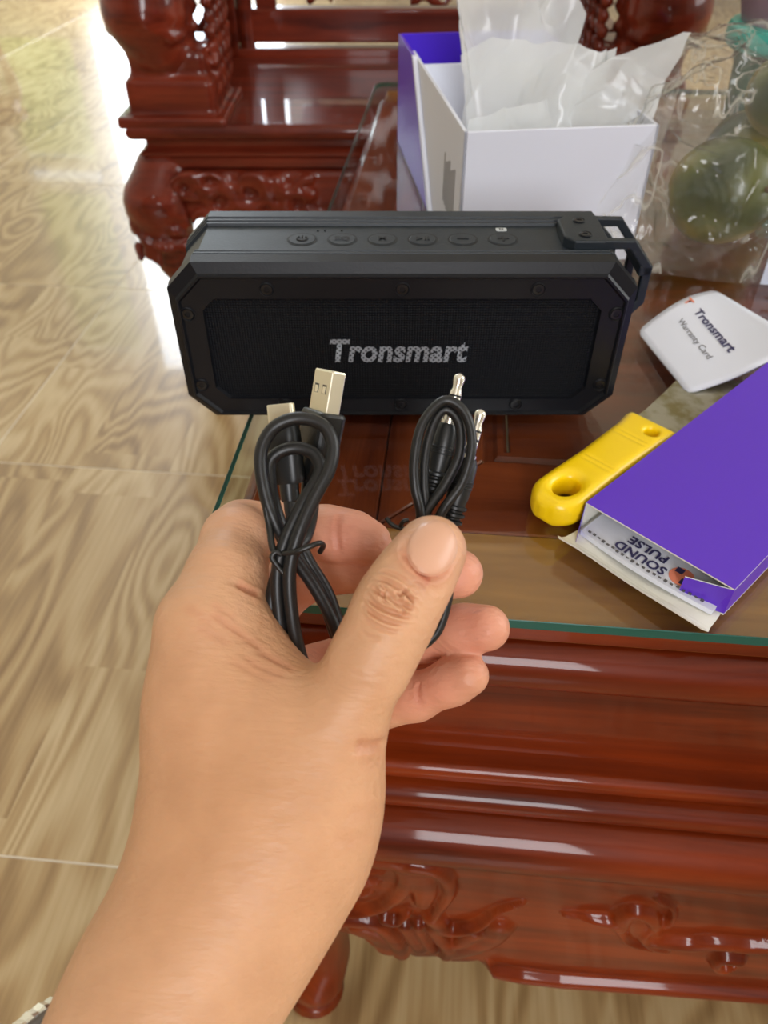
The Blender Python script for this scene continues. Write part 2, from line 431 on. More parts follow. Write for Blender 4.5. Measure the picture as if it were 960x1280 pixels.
# carved front apron: relief strokes (x, z) raised from the face
YA=WY0-0.0235
BOT=[(-.17,.235),(-.11,.232),(-.0475,.2376),(-.0384,.2375),(-.0281,.2325),(-.0221,.2193),(-.0153,.2086),(-.0074,.2081),(-.0026,.2128),(.0048,.2089),(.0168,.2129),(.0268,.2069),(.0362,.2093),(.0422,.2133),(.046,.2079),(.0526,.2000),(.069,.1950),(.0933,.1940),(.14,.1985),(.2132,.2040),(.35,.212),(.52,.214)]
def mirror_x(x): return x if x<=0.516 else 1.032-x
bx_=np.array([p[0] for p in BOT]); bz_=np.array([p[1] for p in BOT])
STROKES=[  # points, radius start, radius end, height
 ([(-.0187,.3450),(-.0081,.3434),(-.0035,.3294),(-.0064,.3083),(-.0148,.2899),(-.0259,.2779),(-.0372,.2727)],.005,.002,.005),
 ([(-.0400,.335),(-.028,.332),(-.016,.329)],.004,.001,.004),([(-.0450,.318),(-.031,.315),(-.018,.317)],.004,.001,.004),([(-.048,.300),(-.034,.298),(-.022,.303)],.004,.001,.004),
 ([(-.0018,.3434),(.0087,.3416),(.0162,.3322),(.0186,.3147),(.0143,.292),(.0119,.2799)],.0045,.002,.0055),
 ([(.000,.335),(.006,.318),(.006,.298)],.007,.004,.0045),
 ([(.0116,.2796),(.0188,.266),(.0264,.2657),(.0379,.2772),(.0468,.2968),(.058,.3079)],.0045,.0006,.006),
 ([(.0493,.2719),(.0446,.2519),(.0362,.238),(.0260,.228)],.006,.006,.0045),
 ([(.036,.262),(.030,.248),(.022,.238)],.005,.003,.005),
 ([(-.0500,.2600),(-.0284,.2635),(-.0171,.2579),(-.0077,.237),(-.0045,.2177)],.004,.004,.0055),
 ([(-.0284,.248),(-.016,.238),(-.012,.221)],.006,.006,.004),
 ([(-.0148,.2726),(-.0081,.2708),(-.0016,.2819)],.003,.0015,.006),
 ([(-.0035,.2636),(.0014,.2461),(.0062,.2300)],.0035,.004,.005),
 ([(.0041,.2678),(.0084,.2478),(.014,.232)],.003,.003,.0055),
 ([(.0121,.2678),(.0174,.2506),(.0226,.2391),(.0224,.2255)],.0035,.004,.006),
 ([(.080,.2992),(.0942,.3002),(.1105,.2983)],.0006,.0032,.006),
 ([(.1098,.2943),(.1104,.3091),(.1147,.3146),(.1222,.310),(.126,.3022)],.004,.003,.006),
 ([(.113,.303),(.120,.296),(.126,.284)],.007,.006,.004),
 ([(.1086,.2939),(.1184,.273),(.1334,.2656)],.002,.002,.0045),
 ([(.1219,.3297),(.1309,.3217),(.1336,.3063),(.1272,.299),(.1239,.2865),(.1305,.2743),(.1391,.2715)],.001,.003,.006),
 ([(.1318,.2792),(.1489,.2781),(.1631,.2839),(.1803,.2837),(.2017,.2912),(.2151,.3088)],.004,.004,.006),
 ([(.1805,.2635),(.172,.2636),(.1705,.2539),(.1766,.2478),(.1818,.2521)],.0035,.0015,.006),
 ([(.205,.318),(.225,.322),(.247,.312),(.262,.290),(.285,.276),(.31,.285)],.002,.004,.006),
 ([(.230,.262),(.262,.258),(.30,.262),(.34,.255)],.002,.004,.005),
]
def stroke_pts():
    out=[]
    for P,r0,r1,h in STROKES:
        C=catmull([np.array(p) for p in P],16)
        n=len(C)
        for i,c in enumerate(C): rr_=r0+(r1-r0)*i/(n-1); out.append((c[0],c[1],max(.0014,rr_),h*min(1,.25+rr_/.003)))
    return np.array(out)
SP=stroke_pts()
def relief(X,Z,zb):
    hgt=np.zeros_like(X); near=np.full_like(X,9.0)
    for x,z,r,h in SP:
        d2=((X-x)**2+(Z-z)**2)/(r*r)
        mk=d2<4
        near=np.minimum(near,(np.sqrt((X-x)**2+(Z-z)**2)-1.6*r)/.0012)
        hgt=np.where(mk,np.maximum(hgt,h*np.clip(1-d2/2.6,0,1)**0.6),hgt)
    hgt=hgt-.0016*np.exp(-near*near)      # cut line that sets each stroke off its ground
    # bead along the bottom edge
    d=(Z-zb-.0055)/.0062
    lim=np.clip((X-.046)/.006,0,1)
    hgt=np.maximum(hgt,.0065*lim*np.sqrt(np.clip(1-d*d,0,1)))
    # slight sag of the ground between bead and moulding
    return hgt
xs=np.concatenate([np.arange(-.115,.34,.0012),np.arange(.34,.673,.012),np.arange(.673,1.147,.0042)]); ns=len(xs); nv=96
Xg=np.zeros((nv,ns)); Zg=np.zeros((nv,ns)); ZB=np.zeros((nv,ns))
mx=np.array([mirror_x(x) for x in xs]); zb=np.interp(mx,bx_,bz_)
for i in range(nv):
    t=i/(nv-1); Zg[i]=.350+(zb-.350)*t; Xg[i]=mx; ZB[i]=zb
Hg=relief(Xg,Zg,ZB)
mb=MB(); verts=[]
for i in range(nv):
    for j in range(ns): verts.append((xs[j],YA-Hg[i,j]-.002*math.sin(math.pi*i/(nv-1))*0,Zg[i,j]))
# bottom underside returns inward
for j in range(ns): verts.append((xs[j],YA+.022,Zg[-1,j]))
faces=[(i*ns+j,(i+1)*ns+j,(i+1)*ns+j+1,i*ns+j+1) for i in range(nv) for j in range(ns-1)]
mb.add(verts,faces); mb.build('carved_apron',wood_x,table,loc=TL,recalc=False,hard=False)
# plain side and far aprons with the same scalloped lower edge
def plain_apron(name,axis,pos,a0,a1,m,th):
    mb=MB(); n=60; rings=[]
    for k in range(n+1):
        s=a0+(a1-a0)*k/n; u=(s-a0); u=min(u,(a1-a0)-u)-.1; z=float(np.interp(u,bx_,bz_))
        if axis=='y': rings.append([(pos,s,.342),(pos,s,z),(pos+th,s,z),(pos+th,s,.342)])
        else: rings.append([(s,pos,.342),(s,pos,z),(s,pos+th,z),(s,pos+th,.342)])
    mb.loft(rings); mb.build(name,m,table,loc=TL)
plain_apron('side_apron','y',WX0-.0235,YA+.02,WY1+.0235,wood_y,.02)
plain_apron('side_apron','y',WX1+.0035,YA+.02,WY1+.0235,wood_y,.02)
plain_apron('far_apron','x',WY1+.0035,WX0,WX1,wood_x,.02)
# cabriole legs
def leg_points(sx,sy):
    # (outward offset, z, radius)
    return [(.004,.335,.034),(.012,.27,.036),(.016,.22,.033),(.008,.16,.025),(-.002,.10,.019),(-.002,.06,.019),(.010,.030,.023),(.016,.018,.020)]
for sx,sy in ((-1,-1),(1,-1),(1,1),(-1,1)):
    cx=WX0+.02 if sx<0 else WX1-.02; cy=WY0+.02 if sy<0 else WY1-.02
    if sx<0 and sy<0: cx-=.004; cy+=.0
    P=[]; rr=[]
    for o,z,r in leg_points(sx,sy): P.append((cx+sx*o*.7,cy+sy*o*.7,z)); rr.append(r)
    C=catmull([np.array(p+(r,)) for p,r in zip(P,rr)],5)
    g=MB().tube([c[:3] for c in C],[c[3] for c in C],16).build('leg',wood_z,table,loc=TL)
    MB().lathe([(.0,0),(.021,0),(.024,.006),(.022,.014),(.012,.020)],20,c=(cx+sx*.009,cy+sy*.009,0)).build('foot',wood_z,table,loc=TL)
# wooden top: boards under the glass
ZT=.5028
gd=.0005
def board(name,poly,m,z1=ZT,z0=.478,bev=.0007):
    mb=MB().prism(poly,z0,z1); return mb.build(name,m,table,smooth=False,bevel=bev,seg=1,loc=TL)
IX0,IX1,IY0,IY1=.0205,1.01,.2870,.830       # inset panel
JX0,JX1,JY0,JY1=-.0255,1.065,.2380,.882    # inner frame outer edge
board('outer_board',[(WX0+.001,WY0+.001),(WX1-.001,WY0+.001),(WX1-.001,JY0-gd),(WX0+.001,JY0-gd)],wood_top_tan)
board('outer_board',[(WX0+.001,JY1+gd),(WX1-.001,JY1+gd),(WX1-.001,WY1-.001),(WX0+.001,WY1-.001)],wood_top_tan)
board('outer_board',[(WX0+.001,JY0),(JX0-gd,JY0),(JX0-gd,JY1),(WX0+.001,JY1)],wood_top_red_y)
board('outer_board',[(JX1+gd,JY0),(WX1-.001,JY0),(WX1-.001,JY1),(JX1+gd,JY1)],wood_top_red_y)
q=.0004
board('frame_board',[(JX0+2*q,JY0),(JX1-2*q,JY0),(IX1,IY0),(IX0+2*q,IY0)],wood_top_red)
board('frame_board',[(IX0,IY1),(IX1,IY1),(JX1-q,JY1),(JX0+q,JY1)],wood_top_red)
board('frame_board',[(JX0,JY0+q),(IX0,IY0+q),(IX0,IY1),(JX0,JY1)],wood_top_red_y)
board('frame_board',[(IX1,IY0+q),(JX1,JY0+q),(JX1,JY1),(IX1,IY1)],wood_top_red_y)
# sunk moulding round the inset panels, then three panels with a rail between
rec=[]
for ins,z in ((0,.5020),(.002,.4985),(.005,.4985),(.007,.5005),(.010,.5005),(.012,.4965)):
    rec.append([(IX0+ins,IY0+ins,z),(IX1-ins,IY0+ins,z),(IX1-ins,IY1-ins,z),(IX0+ins,IY1-ins,z)])
MB().loft(rec,cap0=False,cap1=False).build('inset_moulding',wood_top_red,table,loc=TL,recalc=False)
pw=(IX1-IX0-.024)/3
for k in range(3):
    a=IX0+.012+k*pw
    board('inset_panel',[(a+.001,IY0+.012),(a+pw-.001,IY0+.012),(a+pw-.001,IY1-.012),(a+.001,IY1-.012)],wood_top_red if k!=1 else wood_top_tan,z1=.4975)

# glass sheet (rests on the table: a thing of its own)
def two_sided_fresnel(nt,ior):
    fr=nt.nodes.new('ShaderNodeFresnel'); ge=nt.nodes.new('ShaderNodeNewGeometry'); mr=nt.nodes.new('ShaderNodeMapRange')
    mr.inputs['To Min'].default_value=ior; mr.inputs['To Max'].default_value=1/ior
    nt.links.new(ge.outputs['Backfacing'],mr.inputs['Value']); nt.links.new(mr.outputs[0],fr.inputs['IOR']); return fr
def glass_face():
    m=bpy.data.materials.new('table_glass'); m.use_nodes=True; nt=m.node_tree; nt.nodes.clear()
    out=nt.nodes.new('ShaderNodeOutputMaterial'); t=nt.nodes.new('ShaderNodeBsdfTransparent'); t.inputs[0].default_value=(.93,.97,.95,1)
    g=nt.nodes.new('ShaderNodeBsdfGlossy'); g.inputs['Roughness'].default_value=.015
    fr=two_sided_fresnel(nt,1.5)
    mx=nt.nodes.new('ShaderNodeMixShader'); nt.links.new(fr.outputs[0],mx.inputs[0]); nt.links.new(t.outputs[0],mx.inputs[1]); nt.links.new(g.outputs[0],mx.inputs[2])
    nt.links.new(mx.outputs[0],out.inputs[0]); return m
glass_m=glass_face()
glass_edge=mat('glass_edge_green',(.014,.105,.080,1),.3,spec=.3)
GX0,GX1,GY0,GY1=-.0955,1.128,.1866,.937
def round_rect(x0,x1,y0,y1,r,n=6):
    P=[]
    for cx,cy,a in ((x1-r,y1-r,0),(x0+r,y1-r,90),(x0+r,y0+r,180),(x1-r,y0+r,270)):
        for i in range(n+1): P.append((cx+r*math.cos(R(a+90*i/n)),cy+r*math.sin(R(a+90*i/n))))
    return P
gs=MB(); o_=round_rect(GX0,GX1,GY0,GY1,.014); i_=round_rect(GX0+.0003,GX1-.0003,GY0+.0003,GY1-.0003,.0137)
nG=len(o_)
gs.add([(x,y,.5032) for x,y in i_],[tuple(range(nG-1,-1,-1))],0); gs.add([(x,y,T) for x,y in i_],[tuple(range(nG))],0)
gs.loft([[(x,y,.5032) for x,y in i_],[(x,y,.5035) for x,y in o_],[(x,y,T-.0003) for x,y in o_],[(x,y,T) for x,y in i_]],1,False,False)
gc=((GX0+GX1)/2,(GY0+GY1)/2,.5032)
gl=gs.build('glass_tabletop',[glass_m,glass_edge],smooth=False,recalc=False)
for v in gl.data.vertices: v.co-=Vector(gc)
gl.location=gc
tag(gl,'clear glass sheet with green edge lying on the carved coffee table','glass sheet')

# ------------------------------------------------------------------ carved armchair beyond the table
ch=tag(empty('carved_armchair',H(.03,1.40,0),YAW),'dark red carved wooden armchair with dragon-carved arms behind the table','armchair')
CW=.395   # half width of the seat
def chb(name,mb,m=None,bev=.004,**k): return mb.build(name,m or chair_m,ch,bevel=bev,**k)
FY=-.23; BY=.24     # front / back in chair frame
chb('seat_board',MB().box(-CW+.02,CW-.02,FY+.02,BY,.372,.395),bev=.003)
# seat edge mouldings
def seat_ring(name,prof):
    mb=MB(); rings=[[(-CW-o,FY-o,z),(CW+o,FY-o,z),(CW+o,BY,z),(-CW-o,BY,z)] for o,z in prof]
    for a,b in ((3,0),(0,1),(1,2)): mb.loft([[r[a],r[b]] for r in rings],closed=False)
    mb.build(name,chair_m,ch,recalc=False)
seat_ring('seat_bead',[(-.025,.396)]+arc((-.008,.388),.0105,90,-90,10)+[(-.02,.3775)])
seat_ring('seat_cove',[(-.018,.378),(-.019,.366),(-.016,.362),(-.010,.359),(-.010,.354),(-.016,.352)])
seat_ring('seat_band',[(-.016,.353),(-.012,.350),(-.012,.338),(-.016,.335)])
chb('seat_rim',MB().box(-CW+.020,CW-.020,FY+.020,BY-.01,.30,.3715),bev=.002)
# carved apron: blobs and scrolls on a board
rnd=random.Random(5)
def carved_board(name,x0,x1,y,z0,z1,depth,seed,h=.005,n=70):
    rr=random.Random(seed); F=Field((x0-.03,y-.05,z0-.04),(x1+.03,y+.04,z1+.03),h); S=F.new()
    F.rbox(S,((x0+x1)/2,y+.010,(z0+z1)/2),((x1-x0)/2,.014,(z1-z0)/2),.004,.004)
    for _ in range(n):
        cx=rr.uniform(x0,x1); cz=rr.uniform(z0-.005,z1-.01); a=rr.uniform(0,6.28); r=rr.uniform(.006,.011); pr=None
        R0=rr.uniform(.012,.03)
        for k in range(6):
            aa=a+k*.55; q=(cx+R0*math.cos(aa),y-.006-.002*k*.3,cz+R0*.7*math.sin(aa))
            if pr is not None: F.cone(S,pr,q,r*(1-.1*k),r*(1-.1*(k+1)),.003)
            pr=q
    return field_obj(name,F,S,chair_m,ch,1)
carved_board('carved_apron',-CW+.06,CW-.06,FY+.005,.265,.335,.02,3)
# side rails
for s in (-1,1): chb('side_rail',MB().box(s*CW-.02-.0*s,s*CW+.02,FY+.05,BY,.27,.352).xf(Matrix.Translation((-s*.02,0,0))),chair_my)
chb('back_rail',MB().box(-CW+.02,CW-.02,BY-.03,BY,.28,.372))
# front cabriole legs with carved knees
def front_leg(s):
    F=Field((-.10,-.11,-.005),(.10,.09,.40),.0045); S=F.new()
    prev=None
    for x,y,z,r in [(-.002,.004,.318,.046),(-.016,-.014,.285,.050),(-.014,-.012,.245,.043),(-.004,-.002,.19,.034),(.012,.010,.13,.025),(.020,.016,.085,.020),(.016,.010,.045,.022),(.004,-.006,.024,.026)]:
        q=(x,y,z,r)
        if prev: F.cone(S,prev[:3],q[:3],prev[3],q[3],.006)
        prev=q
    rr=random.Random(11)
    for _ in range(22):
        a=rr.uniform(-2.6,-.2) if rr.random()<.75 else rr.uniform(2.4,3.4); z=rr.uniform(.215,.30); R1=.046
        c0=(-.014+R1*math.cos(a),-.012+R1*math.sin(a),z)
        c1=(-.014+R1*math.cos(a+.35),-.012+R1*math.sin(a+.35),z+rr.uniform(-.022,.022))
        F.cone(S,c0,c1,.009,.006,.003)
    for k in range(9):   # scroll at the foot
        a=-1.2+k*.62; R1=.018-.0013*k
        c0=(-.010+R1*math.cos(a),-.022,.028+R1*math.sin(a)); c1=(-.010+(R1-.0013)*math.cos(a+.62),-.022,.028+(R1-.0013)*math.sin(a+.62))
        F.cone(S,c0,c1,.008,.0078,.003)
    w=F.win((-1,-1,-1),(1,1,.0001)); S[w]=np.maximum(S[w],.002)
    o=field_obj('front_leg',F,S,chair_m,ch,1)
    if s>0:
        for v in o.data.vertices: v.co.x*=-1
        o.data.flip_normals()
    o.location=(s*(CW-.035),FY+.035,0); return o
front_leg(-1); front_leg(1)
for s in (-1,1):
    chb('back_leg',MB().loft([[(s*(CW-.03)+a*w,BY-.02+b*w+y,z) for a,b in ((-1,-1),(1,-1),(1,1),(-1,1))] for z,w,y in ((0,.018,.03),(.2,.022,.008),(.37,.024,0))]),bev=.004)
# dragon-carved arm blocks
def arm_block(s):
    F=Field((-.10,-.08,.39),(.12,.16,.72),.0042); S=F.new()
    F.rbox(S,(0,.03,.400),(.078,.085,.008),.003,.003)
    F.rbox(S,(.0,.032,.427),(.062,.072,.026),.008,.006)
    F.rbox(S,(.0,.034,.464),(.054,.062,.022),.010,.008)
    # swelling snout and jaw above
    prev=None
    for x,y,z,r in [(-.012,.005,.492,.050),(-.020,-.004,.530,.058),(-.016,.010,.575,.060),(-.008,.03,.62,.055),(0,.05,.67,.05),(0,.06,.70,.048)]:
        if prev: F.cone(S,prev[:3],(x,y,z),prev[3],r,.008)
        prev=(x,y,z,r)
    rr=random.Random(21)
    for _ in range(46):      # scales and curls
        a=rr.uniform(-3.6,.5); z=rr.uniform(.50,.70); R1=.055+rr.uniform(-.004,.006)
        c0=(-.014+R1*math.cos(a),.006+R1*math.sin(a),z); a2=a+rr.uniform(.2,.5)
        F.cone(S,c0,(-.014+R1*math.cos(a2),.006+R1*math.sin(a2),z+rr.uniform(-.02,.02)),rr.uniform(.007,.013),.006,.003)
    for k in range(14):      # mane down the inner edge
        z=.43+k*.018
        for yy in (.0,.035,.07,.10): F.cone(S,(.060,yy+.006*(k%2),z),(.066,yy+.012,z+.010),.009,.005,.003)
    o=field_obj('carved_arm_block',F,S,chair_m,ch,1)
    if s>0:
        for v in o.data.vertices: v.co.x*=-1
        o.data.flip_normals()
    o.location=(s*(CW-.065),FY+.055,0); return o
arm_block(-1); arm_block(1)
for s in (-1,1):   # low side panel and arm rail running to the back
    chb('arm_panel',MB().loft([[(s*(CW-.045)-.012,y,.394),(s*(CW-.045)+.012,y,.394),(s*(CW-.045)+.012,y,zt),(s*(CW-.045)-.012,y,zt)] for y,zt in ((FY+.18,.50),(FY+.30,.46),(BY-.02,.47))]),chair_my)
    chb('arm_rail',MB().tube(catmull([np.array(p) for p in ((s*(CW-.065),FY+.11,.675),(s*(CW-.05),FY+.25,.665),(s*(CW-.045),BY-.01,.68))],6),.024,12),chair_my,bev=0)
    chb('back_post',MB().box(s*(CW-.075)-.028,s*(CW-.075)+.028,BY-.05,BY,.394,1.02),chair_m)
    chb('post_moulding',MB().lathe([(.014,0),(.014,.2),(.012,.25),(.014,.35)],14,c=(s*(CW-.118),BY-.035,.40)),chair_m,bev=0)
# back: lower rail, carved panels with gaps, top rail
chb('lower_back_rail',MB().box(-CW+.10,CW-.10,BY-.04,BY,.415,.468))
chb('seat_back_strip',MB().box(-CW+.10,CW-.10,BY-.05,BY-.01,.394,.408),bev=.002)
chb('top_back_rail',MB().box(-CW+.06,CW-.06,BY-.04,BY,.98,1.06),bev=.012)
carved_board('carved_back_panel',-.19,.19,BY-.02,.485,.97,.02,9,h=.007,n=160)
for s in (-1,1): chb('back_slat',MB().box(s*.24-.018,s*.24+.018,BY-.03,BY-.005,.46,.99))

# far piece of dark furniture at the left edge of view
onfloor_stool=H(-1.98,4.20,0)
st=tag(empty('side_stool',onfloor_stool),'small reddish carved stool far off on the floor near the left wall','stool')
MB().lathe([(.0,.40),(.17,.40),(.18,.408),(.18,.425),(.17,.432),(0,.432)],28).build('stool_seat',chair_m,st)
MB().lathe([(.14,.34),(.155,.345),(.155,.395),(.14,.40)],28).build('stool_band',chair_m,st)
for k in range(4):
    a=k*math.pi/2+.5; cx,cy=math.cos(a),math.sin(a)
    C=catmull([np.array((cx*r_,cy*r_,z,w)) for r_,z,w in ((.13,.36,.03),(.15,.30,.03),(.13,.18,.022),(.12,.08,.018),(.14,.03,.024),(.15,.018,.018))],5)
    MB().tube([c[:3] for c in C],[c[3] for c in C],12).build('leg',chair_m,st)

card_A,card_B,card_C,card_D=(.1074,.4043,.5085),(.1214,.3365,.5125),(.1790,.3640,.5290),(.1623,.4580,.5095)
knife_tail,knife_end=(.0510,.2480,0),(.0986,.3026,0)
slip_xy=(.2376,.4554)

# ------------------------------------------------------------------ portable speaker
rub=bump_noise(mat('black_rubber', (.0130,.0190,.0255,1), .46, spec=.4), 900, .25, .0003)
rub_front=bump_noise(mat('black_bezel', (.005,.006,.009,1), .42, spec=.3), 900, .2, .0003)
dark_hole=mat('screw_black',(.006,.006,.007,1),.35,spec=.5)
groove_m=mat('groove_black',(.003,.003,.004,1),.6)
mark_m=mat('pale_mark',srgb(200,205,205),.5)
sp=tag(empty('portable_speaker',H(.008,.3401,T),YAW),'black rugged portable speaker standing on the glass table behind the hand','speaker')
SPW,SPH,SPC,SPD=.103,.0800,.0120,.0295
def octo(y,i=0.0,it=None,ib=None,c=None):
    it=i if it is None else it; ib=i if ib is None else ib
    x=SPW-i; z0=ib; z1=SPH-it; c=(SPC-i*.35) if c is None else c
    return [(-x+c,y,z0),(x-c,y,z0),(x,y,z0+c),(x,y,z1-c),(x-c,y,z1),(-x+c,y,z1),(-x,y,z1-c),(-x,y,z0+c)]
# shell with ribs near the front and the rear edge
prof=[(-.0205,.0),(-.0200,.0013),(-.0190,.0013),(-.0186,.0003),(-.0172,.0003),(-.0168,.0015),(-.0158,.0015),(-.0154,.0006),(-.0142,.0006),(-.0138,.0018),
      (.0140,.0018),(.0144,.0006),(.0156,.0006),(.0160,.0015),(.0170,.0015),(.0174,.0003),(.0190,.0003),(.0194,.0013),(.0204,.0013),(.0208,0),(.0275,0),(.0295,.0022)]
MB().loft([octo(y,i) for y,i in prof]).build('body',rub,sp,smooth=False)
# front bezel: wide bevel, flat face, opening
op=[(-.0885+.006,.0108),(.0885-.006,.0108),(.0885,.0168),(.0885,.0575),(.0825,.0632),(-.0825,.0632),(-.0885,.0575),(-.0885,.0168)]
fr=[octo(-.0205,0),octo(-.0272,.0004),octo(-.0288,.0036,.0050,.0020,.0112)]
mb=MB().loft(fr,cap0=False,cap1=False)
lip=octo(-.0301,.0042,.0058,.0026,.0110); lip2=octo(-.0301,.0050,.0066,.0033,.0108); inn=octo(-.0286,.0058,.0075,.0040,.0105)
mb.loft([fr[2],lip,lip2,inn,[(x,-.0284,z) for x,z in op],[(x*.992,-.0262,z*.985+.0006) for x,z in op]],cap0=False,cap1=False)
bz=mb.build('front_bezel',rub_front,sp,smooth=False,recalc=False)
# grille: fine cloth-like perforated sheet
gm=mat('grille_mesh',(.0025,.0038,.007,1),.55,spec=.25)
tc=nd(gm,'ShaderNodeTexCoord'); s_=nd(gm,'ShaderNodeSeparateXYZ'); lk(gm,tc.outputs['Object'],s_.inputs[0])
def wv(axis,f):
    a=nd(gm,'ShaderNodeMath',operation='MULTIPLY'); a.inputs[1].default_value=f; lk(gm,s_.outputs[axis],a.inputs[0])
    b=nd(gm,'ShaderNodeMath',operation='SINE'); lk(gm,a.outputs[0],b.inputs[0]); return b.outputs[0]
mu=nd(gm,'ShaderNodeMath',operation='ADD'); lk(gm,wv('X',5200),mu.inputs[0]); lk(gm,wv('Z',5200),mu.inputs[1])
b_=nd(gm,'ShaderNodeBump'); b_.inputs['Strength'].default_value=.6; b_.inputs['Distance'].default_value=.0004; lk(gm,mu.outputs[0],b_.inputs['Height']); lk(gm,b_.outputs['Normal'],gm.node_tree.nodes['Principled BSDF'].inputs['Normal'])
nx_,nz_=24,10; V=[];Fc=[]
for j in range(nz_+1):
    for i in range(nx_+1):
        x=-.0882+.1764*i/nx_; z=.0112+.0518*j/nz_
        bul=.0010*(1-(x/.09)**2)*(1-((z-.037)/.027)**2)
        V.append((x,-.0264-bul,z))
for j in range(nz_):
    for i in range(nx_): Fc.append((j*(nx_+1)+i,j*(nx_+1)+i+1,(j+1)*(nx_+1)+i+1,(j+1)*(nx_+1)+i))
gr=MB().add(V,Fc).build('grille',gm,sp,recalc=False)
# lettering on the grille: halftone grey
lm=mat('logo_print',srgb(150,156,165),.5)
tc=nd(lm,'ShaderNodeTexCoord'); s2=nd(lm,'ShaderNodeSeparateXYZ'); lk(lm,tc.outputs['Object'],s2.inputs[0])
def wv2(axis,f,ph=0):
    a=nd(lm,'ShaderNodeMath',operation='MULTIPLY_ADD'); a.inputs[1].default_value=f; a.inputs[2].default_value=ph; lk(lm,s2.outputs[axis],a.inputs[0])
    b=nd(lm,'ShaderNodeMath',operation='SINE'); lk(lm,a.outputs[0],b.inputs[0]); return b.outputs[0]
pr=nd(lm,'ShaderNodeMath',operation='MULTIPLY'); lk(lm,wv2('X',2600),pr.inputs[0]); lk(lm,wv2('Z',2600),pr.inputs[1])
rp=ramp(lm,[(.55,srgb(150,157,166)),(.85,srgb(38,42,50))],None)
ad=nd(lm,'ShaderNodeMath',operation='MULTIPLY_ADD'); ad.inputs[1].default_value=.5; ad.inputs[2].default_value=.5; lk(lm,pr.outputs[0],ad.inputs[0]); lk(lm,ad.outputs[0],rp.inputs['Fac'])
lk(lm,rp.outputs['Color'],lm.node_tree.nodes['Principled BSDF'].inputs['Base Color'])
lg=text_obj('logo','Tronsmart',.0142,lm,sp,Matrix.Translation((-.0015,-.0279,.0330))@Matrix.Rotation(R(90),4,'X'),shear=.16,offset=.00048,spacing=1.03)
lg['label']='grey dotted brand lettering'
# fit the lettering to its width
xs_=[v.co.x for v in lg.data.vertices]; w_=max(xs_)-min(xs_); mid=(max(xs_)+min(xs_))/2
zs_=[v.co.z for v in lg.data.vertices]; zm=(max(zs_)+min(zs_))/2; hh=max(zs_)-min(zs_)
for v in lg.data.vertices: v.co.x=(v.co.x-mid)*.0638/w_-.0010; v.co.z=(v.co.z-zm)*.0122/hh+.0368
# screws on the bezel
def hex_ring(r,z,n=6,ph=0): return [(r*math.cos(2*math.pi*k/n+ph),r*math.sin(2*math.pi*k/n+ph),z) for k in range(n)]
def screw_mesh(name,parent,M,r=.0030):
    mb=MB()
    mb.lathe([(r*1.12,-.0002),(r*1.12,.0006),(r*1.0,.0009),(r*.86,.0004)],20)
    o=mb.xf(M).build(name,rub_front,parent)
    mb=MB(); mb.lathe([(r*.84,.0001),(r*.80,.0007),(r*.45,.0008),(r*.40,.0001)],20); k=mb.xf(M).build('screw_head',dark_hole,o)
    return o
FX=Matrix.Translation((0,0,0))
for x,z in ((-.059,.0678),(0,.0678),(.059,.0678),(-.0952,.0560),(.0952,.0560),(-.0950,.0190),(.0950,.0190),(-.056,.0078),(0,.0078),(.056,.0078)):
    screw_mesh('screw',sp,Matrix.Translation((x,-.0284,z))@Matrix.Rotation(R(90),4,'X'))
# buttons on the top: pressed ring with an icon
ZTOP=SPH-.0018
def icon_tube(mb,pts,r=.0004): mb.tube([(x,y,ZTOP+.0004) for x,y in pts],r,6)
icons=['power','EQ','M','play','minus','plus']
for k,ic in enumerate(icons):
    cx=-.0450+k*.01815; cy=-.0010
    bt=MB().lathe([(.0069,-.0002),(.0069,.00012),(.0061,.00012),(.0061,-.0002)],32,c=(cx,cy,ZTOP)).build('button',groove_m,sp)
    MB().lathe([(.0061,-.0003),(.0060,.0002),(.0057,.00035),(.0001,.00035)],28,c=(cx,cy,ZTOP)).build('button_cap',rub,bt,smooth=False)
    mb=MB()
    if ic=='power':
        icon_tube(mb,[(cx+.0024*math.cos(R(a)),cy+.0024*math.sin(R(a))) for a in range(125,416,18)]); icon_tube(mb,[(cx,cy+.0006),(cx,cy+.0032)])
    elif ic=='minus': icon_tube(mb,[(cx-.0026,cy),(cx+.0026,cy)])
    elif ic=='plus': icon_tube(mb,[(cx-.0026,cy),(cx+.0026,cy)]); icon_tube(mb,[(cx,cy-.0026),(cx,cy+.0026)])
    elif ic=='play':
        mb.prism([(cx-.0030,cy-.0017),(cx-.0001,cy),(cx-.0030,cy+.0017)],ZTOP+.0002,ZTOP+.0007)
        for d in (.0012,.0026): icon_tube(mb,[(cx+d,cy-.0017),(cx+d,cy+.0017)])
    if mb.v: mb.build('button_icon',groove_m,bt)
    else: text_obj('button_icon',ic,.0054,groove_m,bt,Matrix.Translation((cx,cy,ZTOP+.0006)),offset=.00012)
for x in (-.0385,-.0352,-.0275): MB().lathe([(.0005,-.0002),(.0005,.0003),(.0001,.0004)],10,c=(x,.0085,ZTOP)).build('indicator_hole',groove_m,sp)
nf=MB().prism(round_rect(.0436,.0486,.0080,.0112,.0008),ZTOP-.0002,ZTOP+.0003).build('tap_pairing_mark',mark_m,sp,smooth=False)
text_obj('mark_lettering','N',.0026,groove_m,nf,Matrix.Translation((.0461,.0096,ZTOP+.0004)),offset=.00008)
